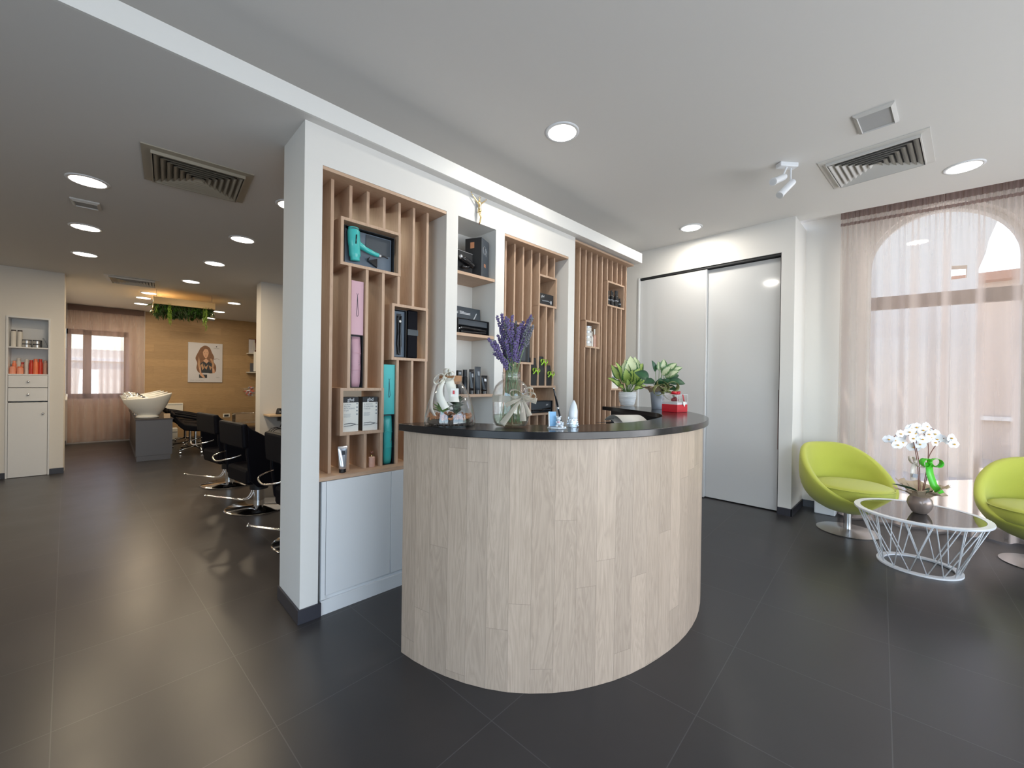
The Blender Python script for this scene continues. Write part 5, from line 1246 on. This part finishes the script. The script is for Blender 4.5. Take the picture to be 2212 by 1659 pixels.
# towel bar at the left
t = thing('wall_rail', 'white bar jutting from the return wall below a small black socket', 'rail', (-.60, 11.25, 1.00)); B().tube([(.004, 0, 0), (.05, 0, .01), (.06, -.35, -.08)], .014, 8).build('bar', 'wmetal', t, True); 
o = B().box(-.5995, -.59, 10.95, 11.05, 1.07, 1.13).build('black_socket', 'blackm'); tag(o, 'small black socket on the return wall beside the far curtain', 'socket')
# poster
t = thing('hair_poster', 'poster of a long haired woman hanging on the oak wall', 'poster', (1.62, Yw-.024, 1.255))
B().box(-.325, .325, -.018, 0, 0, .92).build('board', 'poster', t)
def pshape(pts, y, m, name): return B().plate([(x, z) for x, z in pts], y-.0012, y).build(name, m, t)
hair = smooth([(-.10, .80, 0), (-.02, .86, 0), (.07, .82, 0), (.12, .70, 0), (.16, .60, 0), (.15, .50, 0), (.20, .38, 0), (.19, .25, 0), (.10, .21, 0), (-.02, .24, 0), (-.12, .22, 0), (-.17, .32, 0), (-.16, .45, 0), (-.19, .56, 0), (-.15, .68, 0)], 5)
pshape([(p.x, p.y) for p in hair], -.0185, 'hair', 'printed_hair')
pshape([(-.15, .42), (-.12, .30), (-.10, .16), (-.04, .10), (-.005, .11), (-.07, .22), (-.10, .40)], -.0200, 'skin', 'printed_arm')
pshape([(.12, .42), (.17, .30), (.18, .22), (.12, .22), (.10, .34)], -.0200, 'skin', 'printed_arm')
pshape([(-.10, .44), (-.02, .50), (.04, .50), (.12, .44), (.13, .22), (-.08, .22)], -.0202, 'dtxt', 'printed_dress')
pshape([(-.12, .10), (.03, .10), (.03, .18), (-.12, .18)], -.0198, 'dtxt', 'printed_dress')
pshape([(-.05, .50), (.01, .56), (.06, .50), (.02, .44)], -.0204, 'skin', 'printed_neck')
pshape([(p.x, p.y) for p in smooth([(-.055, .70, 0), (-.02, .775, 0), (.035, .77, 0), (.055, .69, 0), (.035, .60, 0), (.0, .565, 0), (-.04, .62, 0), (-.055, .70, 0)], 4)], -.0206, 'skin', 'printed_face')
for x in (-.022, .026): pshape([(x-.012, .693), (x, .700), (x+.012, .693), (x, .688)], -.0212, 'dtxt', 'printed_eye')
pshape([(-.014, .618), (.002, .624), (.018, .618), (.002, .610)], -.0212, 'rosered', 'printed_lips'); pshape([(-.002, .665), (.006, .665), (.008, .640), (-.004, .640)], -.0210, 'hairl', 'printed_nose')
for pts in ([(-.13, .60), (-.10, .45), (-.12, .32), (-.15, .42)], [(.08, .56), (.12, .45), (.14, .30), (.17, .42), (.12, .56)], [(-.04, .44), (-.02, .34), (.02, .30), (.05, .42), (.0, .36)], [(-.09, .40), (-.06, .28), (-.03, .33), (-.06, .45)], [(.06, .40), (.09, .28), (.12, .36)]): pshape(pts, -.0208, 'hairl', 'printed_highlight')
B().tube([Vector((.10, -.019, .58)), Vector((.17, -.019, .55)), Vector((.22, -.019, .56)), Vector((.27, -.019, .545))], [.010, .006, .004, .001], 5).build('printed_lock', 'hair', t)
pshape([(.195, .858), (.215, .862), (.215, .845), (.205, .832), (.196, .845)], -.0195, 'dtxt', 'printed_emblem')
text('YOUR COLOUR YOU', (-.285, -.0186, .035), .026, 'gtxt', t); text('OSG', (.20, -.0186, .105), .035, 'gtxt', t)
for k in range(2): B().box(.15, .26, -.0186, -.018, .812-.012*k, .816-.012*k).build('print_line', 'gtxt', t)
# hanging planter
t = thing('hanging_planter', 'wooden ceiling planter overflowing with green foliage', 'hanging planter', (.93, 9.25, 2.53), math.radians(-3))
W_, D_ = .80, 1.35
b = B(); b.box(-W_/2, W_/2, -D_/2, -D_/2+.025, 0, .11).box(-W_/2, W_/2, D_/2-.025, D_/2, 0, .11).box(-W_/2, -W_/2+.025, -D_/2+.025, D_/2-.025, 0, .11).box(W_/2-.025, W_/2, -D_/2+.025, D_/2-.025, 0, .11); b.box(-W_/2+.025, W_/2-.025, -D_/2+.025, D_/2-.025, .085, .105)
b.build('wooden_frame', 'planter', t)
for x in (-.36, .36):
    for y in (-.6, .6): B().tube([(x, y, .11), (x, y, .245)], .003, 6).build('suspension_wire', 'steel', t)
rr = random.Random(21); b = B()
for k in range(1500):
    x, y = rr.uniform(-W_/2+.02, W_/2-.02), rr.uniform(-D_/2+.02, D_/2-.02); a = rr.uniform(0, 6.28); L = rr.uniform(.04, .11); z = rr.uniform(-.05, .06)
    b.leaf((x, y, z), (x+L*.8*math.cos(a), y+L*.8*math.sin(a), z-rr.uniform(.0, .09)), rr.uniform(.012, .03), .1, n=3, m=2, fold=.2)
o = b.build('foliage', 'grass', t); o['kind'] = 'stuff'
for k, (x, y, L, m) in enumerate(((-.20, -.68, .30, 'hang'), (-.185, -.69, .26, 'hang'), (-.215, -.69, .22, 'hang'), (.13, -.60, .14, 'grass'), (.28, -.68, .34, 'hang'), (.265, -.69, .30, 'hang'), (.24, -.69, .24, 'hang'), (.05, -.6, .20, 'grass'), (-.36, -.62, .10, 'hang'))):
    b = B()
    for i in range(26): f = i/25; z = -.02-L*f; b.leaf((x, y, z), (x+rr.uniform(-.022, .022), y+rr.uniform(-.022, .022), z-.035), .010, .1, n=3, m=2)
    b.tube([(x, y, .02), (x, y, -L)], .002, 4); b.build('trailing_vine', m, t)
b = B()
for i in range(9): a = PI+.5*(i-4)/4; b.leaf((-.38, -.66, -.02), (-.38+.13*math.cos(a), -.66+.10*math.sin(a)-.02, -.04-.02*(i % 3)), .016, .1, n=4, m=2)
b.build('fern_frond', 'hang', t)
# metal lamp head on the ceiling beyond
t = thing('ceiling_projector', 'cylindrical chrome lamp hanging beyond the planter', 'spotlight', (1.52, 11.0, HS))
B().tube([(0, 0, 0), (0, 0, -.06), (.0, 0, -.09)], .012, 8).build('stem', 'steel', t, True); B().tube([(-.10, 0, -.11), (.13, 0, -.13)], .045, 18).build('lamp_tube', 'steel', t, 'auto')
# radiators / white panels
t = thing('wall_heater', 'white panel heater on the oak wall behind the shampoo basins', 'heater', (1.04, Yw-.026, .47)); B().box(-.20, .17, -.06, 0, 0, .31).build('panel', 'cream', t, bevel=.008); B().box(-.19, .16, -.062, -.060, .27, .28).build('slot', 'gtxt', t)
t = thing('low_white_box', 'small white box on the floor under the shampoo chairs', 'box', (.98, 11.4, .0005)); B().box(-.09, .09, -.1, .1, 0, .26).build('body', 'cream', t, bevel=.006); B().box(-.085, .085, -.102, -.100, .17, .19).build('slot', 'gtxt', t)
t = thing('wall_socket', 'white framed black socket on the oak wall', 'socket', (2.04, Yw-.0205, .45)); B().box(-.07, .07, -.012, 0, -.045, .045).build('face_plate', 'cream', t, bevel=.004); B().box(-.045, .045, -.014, -.012, -.025, .025).build('socket_insert', 'blackm', t)
# shampoo unit
t = thing('basin_cabinet', 'grey laminate cabinet carrying the shampoo basins', 'cabinet', (.54, 8.79, 0))
B().box(-.225, .225, 0, .03, .082, .655).build('end_panel', 'grey', t); B().box(-.235, .235, -.006, 2.9, .655, .675).build('top_board', 'bedge', t)
B().box(-.215, .205, .002, 2.9, .0005, .080).build('plinth', 'grey', t); B().box(-.21, .20, .031, 2.88, .082, .654).build('body', 'bedge', t)
def basin(i):
    y = 9.10+.68*i
    t = thing('shampoo_basin', ('nearest', 'second', 'third', 'farthest')[i]+' white ceramic shampoo basin with a chrome tap', 'wash basin', (.47, y, .676), 0, 'shampoo basins in a row')
    n = 40; R = []
    def top(a): x = .31*math.cos(a); return x, .235*math.sin(a), .33+.085*max(0, math.cos(a))**1.3-.02*max(0, -math.cos(a))
    for s_, g in ((.42, 0), (.45, .03), (.62, .22), (.82, .52), (.95, .80), (1.0, .97), (1.0, 1.0), (.96, 1.005)):
        R.append([(top(a)[0]*s_+.03*(1-s_), top(a)[1]*s_, .045+(top(a)[2]-.045)*g) for a in [2*PI*j/n for j in range(n)]])
    for s_, g in ((.90, .97), (.78, .72), (.55, .50), (.25, .42), (.02, .40)):
        R.append([(top(a)[0]*s_, top(a)[1]*s_, .045+(top(a)[2]-.045)*g) for a in [2*PI*j/n for j in range(n)]])
    B().rings(R, True, True, True).build('bowl', 'basin', t, True)
    B().lathe([(.14, .0), (.15, .02), (.12, .05)], 28).xf((.0, 0, 0)).build('pedestal', 'basin', t, True)
    B().tube(smooth([(-.25, .04, .30), (-.25, .04, .355), (-.20, .03, .375), (-.13, .02, .350)]), .011, 10).build('tap', 'chrome', t, True)
    B().tube([(-.255, -.05, .30), (-.255, -.05, .345), (-.225, -.05, .36)], .014, 10).build('mixer', 'chrome', t, True)
    B().tube(smooth([(-.22, -.05, .355), (-.14, -.05, .365), (-.07, -.03, .35)]), [.006]*6+[.010]*7, 8).build('shower_head', 'chrome', t, True)
    B().sph((-.055, -.03, .347), .015, 10, 6, (1.6, 1, .8)).build('spray_nozzle', 'blackm', t, True)
    B().tube([(-.12, .12, .004), (-.16, .13, .10)], .010, 8).tube([(-.09, .12, .004), (-.12, .13, .08)], .006, 8).build('hose', 'wmetal', t, True)
for i in range(4): basin(i)
o = B().box(.66, .74, 8.86, 8.96, .676, .745).build('amber_box', 'tabtop'); tag(o, 'small amber box on the cabinet under the nearest basin', 'box')
for i in range(3):
    y = 9.32+.72*i
    t = thing('shampoo_chair', ('nearest', 'middle', 'farthest')[i]+' black shampoo chair with a chrome star base', 'chair', (1.14, y, 0), math.radians(-6+5*i), 'black shampoo chairs')
    R = []
    for x, z0, z1 in ((.36, .40, .44), (.33, .38, .47), (0, .40, .50), (-.16, .42, .53), (-.24, .50, .60), (-.32, .64, .73), (-.35, .72, .76)): R.append([(x, -.24, z0), (x, .24, z0), (x, .24, z1), (x, -.24, z1)])
    B().rings(R, True, True, True).build('seat_and_back', 'leather', t, 'auto', bevel=.015)
    for sy in (-.27, .27): B().tube(smooth([(-.30, sy, .70), (-.05, sy, .64), (.25, sy, .56), (.27, sy, .46)]), .022, 8).build('armrest', 'leather', t, True)
    B().cyl((0, 0, .10), .022, .30, 16).build('pole', 'chrome', t, 'auto')
    for k in range(5):
        a = 2*PI*k/5+.4*i; lg = B().tube([(0, 0, .115), (.26*math.cos(a), .26*math.sin(a), .072)], [.020, .012], 8).build('base_arm', 'chrome', t, True)
        B().cyl((.265*math.cos(a)-.012, .265*math.sin(a), .0275), .027, .024, 14, rot=(0, PI/2, a*0)).build('caster', 'chrome', lg, 'auto')
# styling chairs
def styling_chair(x, y, rot, label):
    t = thing('styling_chair', label, 'styling chair', (x+.03, y, 0), rot, 'black hydraulic styling chairs')
    hw = .285
    prof_o = [(-.30, .90), (-.31, .72), (-.30, .60), (-.22, .36), (-.12, .27), (.16, .27), (.24, .33), (.27, .45)]
    for sg in (-1, 1):
        y0 = sg*hw; pts = [(-.225, .90), (-.23, .62), (-.20, .36), (-.12, .275), (.17, .275), (.24, .34), (.27, .50), (.24, .64), (.0, .74), (-.2, .87)]
        b = B(); b.plate(pts, y0-.022, y0+.022); b.build('side_panel', 'leather', t, False, bevel=.012)
    B().box(-.21, .24, -hw+.023, hw-.023, .30, .46).build('seat', 'leather', t, bevel=.03)
    B().box(-.27, -.215, -hw-.03, hw+.03, .675, .915, rot=(0, -.06, 0)).build('backrest', 'leather', t, bevel=.02)
    B().tube(smooth([(-.24, -.20, .60), (-.36, -.16, .57), (-.39, 0, .545), (-.36, .16, .57), (-.24, .20, .60)]), .007, 8).build('rear_handle', 'chrome', t, True)
    B().cyl((0, 0, .02), .050, .25, 24).build('hydraulic_post', 'chrome', t, 'auto'); B().cyl((0, 0, .20), .085, .075, 24).build('seat_plate', 'blackm', t, 'auto')
    B().lathe([(.300, .0005), (.305, .010), (.29, .018), (.06, .024), (.05, .03)], 56).build('base_disc', 'chrome', t, 'auto')
    b = B()
    for sg in (-.022, .022): b.tube(smooth([(-.03, sg+.02, .24), (-.09, sg+.05, .10), (-.22, sg+.20, .105), (-.36, sg+.38, .13)], 5), .006, 8)
    b.tube([(-.375, .35, .132), (-.345, .42, .132)], .009, 8); b.build('pump_lever', 'chrome', t, True)
    return t
styling_chair(1.085, 6.25, math.radians(9), 'farthest black styling chair in the row beside the pillar')
styling_chair(1.105, 4.90, math.radians(8), 'middle black styling chair in the row, its chrome base in full view')
styling_chair(1.20, 3.58, math.radians(6), 'nearest black styling chair, mostly hidden by the white pillar')
# mirror shelf on the wall end
t = thing('mirror_shelf', 'pale wooden styling shelf fixed to the cream wall end', 'shelf', (1.86, 6.847, .82)); B().box(-.23, .5, -.34, 0, -.012, .012).build('shelf_board', 'tabtop', t, bevel=.003); B().box(-.05, .4, -.02, 0, -.10, -.012).build('bracket', 'steel', t)
t = thing('hair_clipper_dock', 'black hair clipper dock standing on the styling shelf', 'clipper dock', (1.80, 6.70, .8325)); B().lathe([(.045, 0), (.043, .02), (.032, .07), (.026, .085)], 20).build('dock_body', 'blackm', t, True); B().box(-.008, .008, -.046, -.036, .025, .05).build('clip', 'silver', t)
t = thing('coiled_cable', 'coil of black cable hanging under the styling shelf', 'cable', (1.76, 6.72, .55)); b = B()
for k in range(3): b.tube([(.10*math.cos(a)*(1-.1*k)+.02*k, -.01*k, .085*math.sin(a)*(1-.12*k)) for a in [2*PI*j/24 for j in range(24)]], .005, 6, closed=True)
b.tube(smooth([(.06, 0, .08), (.09, 0, .17), (.12, 0, .255)]), .006, 6); b.build('cable_loops', 'blackm', t, True); B().box(.07, .15, -.012, .012, .16, .255).build('transformer', 'blackm', t)
# acrylic trolley
t = thing('acrylic_trolley', 'chrome trolley with a clear acrylic tray beside the cream wall', 'trolley', (1.86, 8.3, 0))
B().tube([(.05, 0, .02), (.05, 0, 1.62)], .014, 12).build('pole', 'chrome', t, True); B().cyl((.05, 0, 0.0005), .16, .02, 28).build('base', 'chrome', t)
b = B(); stray(b, .36, .17, .26, .006); b.xf((-.15, -.13, .58)); b.build('acrylic_drawer', 'acryl', t); B().tube([(-.35, -.13, .765), (.04, -.13, .765)], .012, 8).tube([(-.30, -.13, .60), (.04, -.13, .60)], .010, 8).build('drawer_rail', 'acryl', t, True)
B().cyl((.05, 0, .74), .026, .04, 16).build('clamp', 'chrome', t); B().cyl((.05, 0, .57), .026, .04, 16).build('clamp', 'chrome', t)
t = thing('curler_basket', 'clear basket full of grey and red curlers on the trolley', 'basket', (1.82, 8.3, 1.04))
B().rings([[(-.10, -.09, 0), (.02, -.09, 0), (.02, .09, 0), (-.10, .09, 0)], [(-.18, -.12, .15), (.03, -.12, .15), (.03, .12, .15), (-.18, .12, .15)]], True, True, False).build('basket_wall', 'acryl', t, False)
rr = random.Random(4)
for k in range(26):
    f = rr.random(); z = .02+.14*f; x = rr.uniform(-.09-.06*f, .0); y = rr.uniform(-.07, .07); a = rr.uniform(0, 3)
    cm_ = ('zinc', 'gtxt', 'zinc', 'redb')[k % 4] if k % 6 else 'redb'
    o = B().tube([(-.03, 0, 0), (.03, 0, 0)], .011, 10).build('hair_curler', cm_, None, 'auto'); o.location = (1.82+x, 8.3+y, 1.045+z); o.rotation_euler = (0, rr.uniform(-.5, .5), a)
    tag(o, {'zinc': 'pale', 'gtxt': 'dark grey', 'redb': 'red'}[cm_]+' plastic hair curler heaped in the clear basket on the trolley', 'hair curler', {'zinc': 'pale', 'gtxt': 'dark grey', 'redb': 'red'}[cm_]+' curlers in the clear basket')
# notice, picture and small shelves at the wall end
t = thing('price_notice', 'white printed notice hanging beside the cream wall end', 'notice', (1.66, 7.45, 1.47)); B().box(-.03, .16, -.003, 0, 0, .31).build('sheet', 'cream', t)
for k, (a, c) in enumerate(((-.0, .13), (.02, .13), (.03, .13), (.03, .13), (.01, .14), (.02, .12))): B().box(a, c, -.0036, -.003, .26-.042*k, .266-.042*k).build('print_line', 'gtxt', t)
B().tube([(.08, .005, .31), (.08, .005, 1.31)], .0015, 5).build('hanging_thread', 'steel', t)
for z, lb in ((1.99, 'small white ledge on the oak wall holding a picture'), (1.52, 'small white ledge on the oak wall below the notice')):
    o = B().box(2.44, 3.2, Yw-.20, Yw-.021, z-.02, z).build('wall_ledge', 'cream'); tag(o, lb, 'shelf', 'white ledges on the oak wall')
t = thing('framed_picture', 'dark red picture with a pointed white figure on the upper ledge', 'picture', (2.60, Yw-.12, 1.9905)); B().box(-.13, .20, 0, .015, 0, .36).build('backing', 'brown', t)
B().box(-.13, .0, -.001, 0, 0, .34).build('light_field', 'poster', t); B().plate([(-.06, .08), (-.045, .25), (-.02, .31), (.01, .25), (.02, .08), (.0, .08), (-.02, .24), (-.04, .08)], -.003, -.0012).build('printed_figure', 'bottlew', t); B().box(.04, .15, -.002, 0, .02, .15).build('dark_field', 'dtxt', t)
o = B().box(2.50, 2.60, Yw-.15, Yw-.10, 1.5205, 1.74).build('dark_book', 'grey', bevel=.004); tag(o, 'dark blue-green book standing on the lower ledge', 'book')
o = B().box(2.30, 3.9, Yw-.42, Yw-.03, .0005, .17).build('low_bench', 'bedge', bevel=.01); tag(o, 'long low dark bench at the foot of the oak wall', 'bench')
# placeholder end
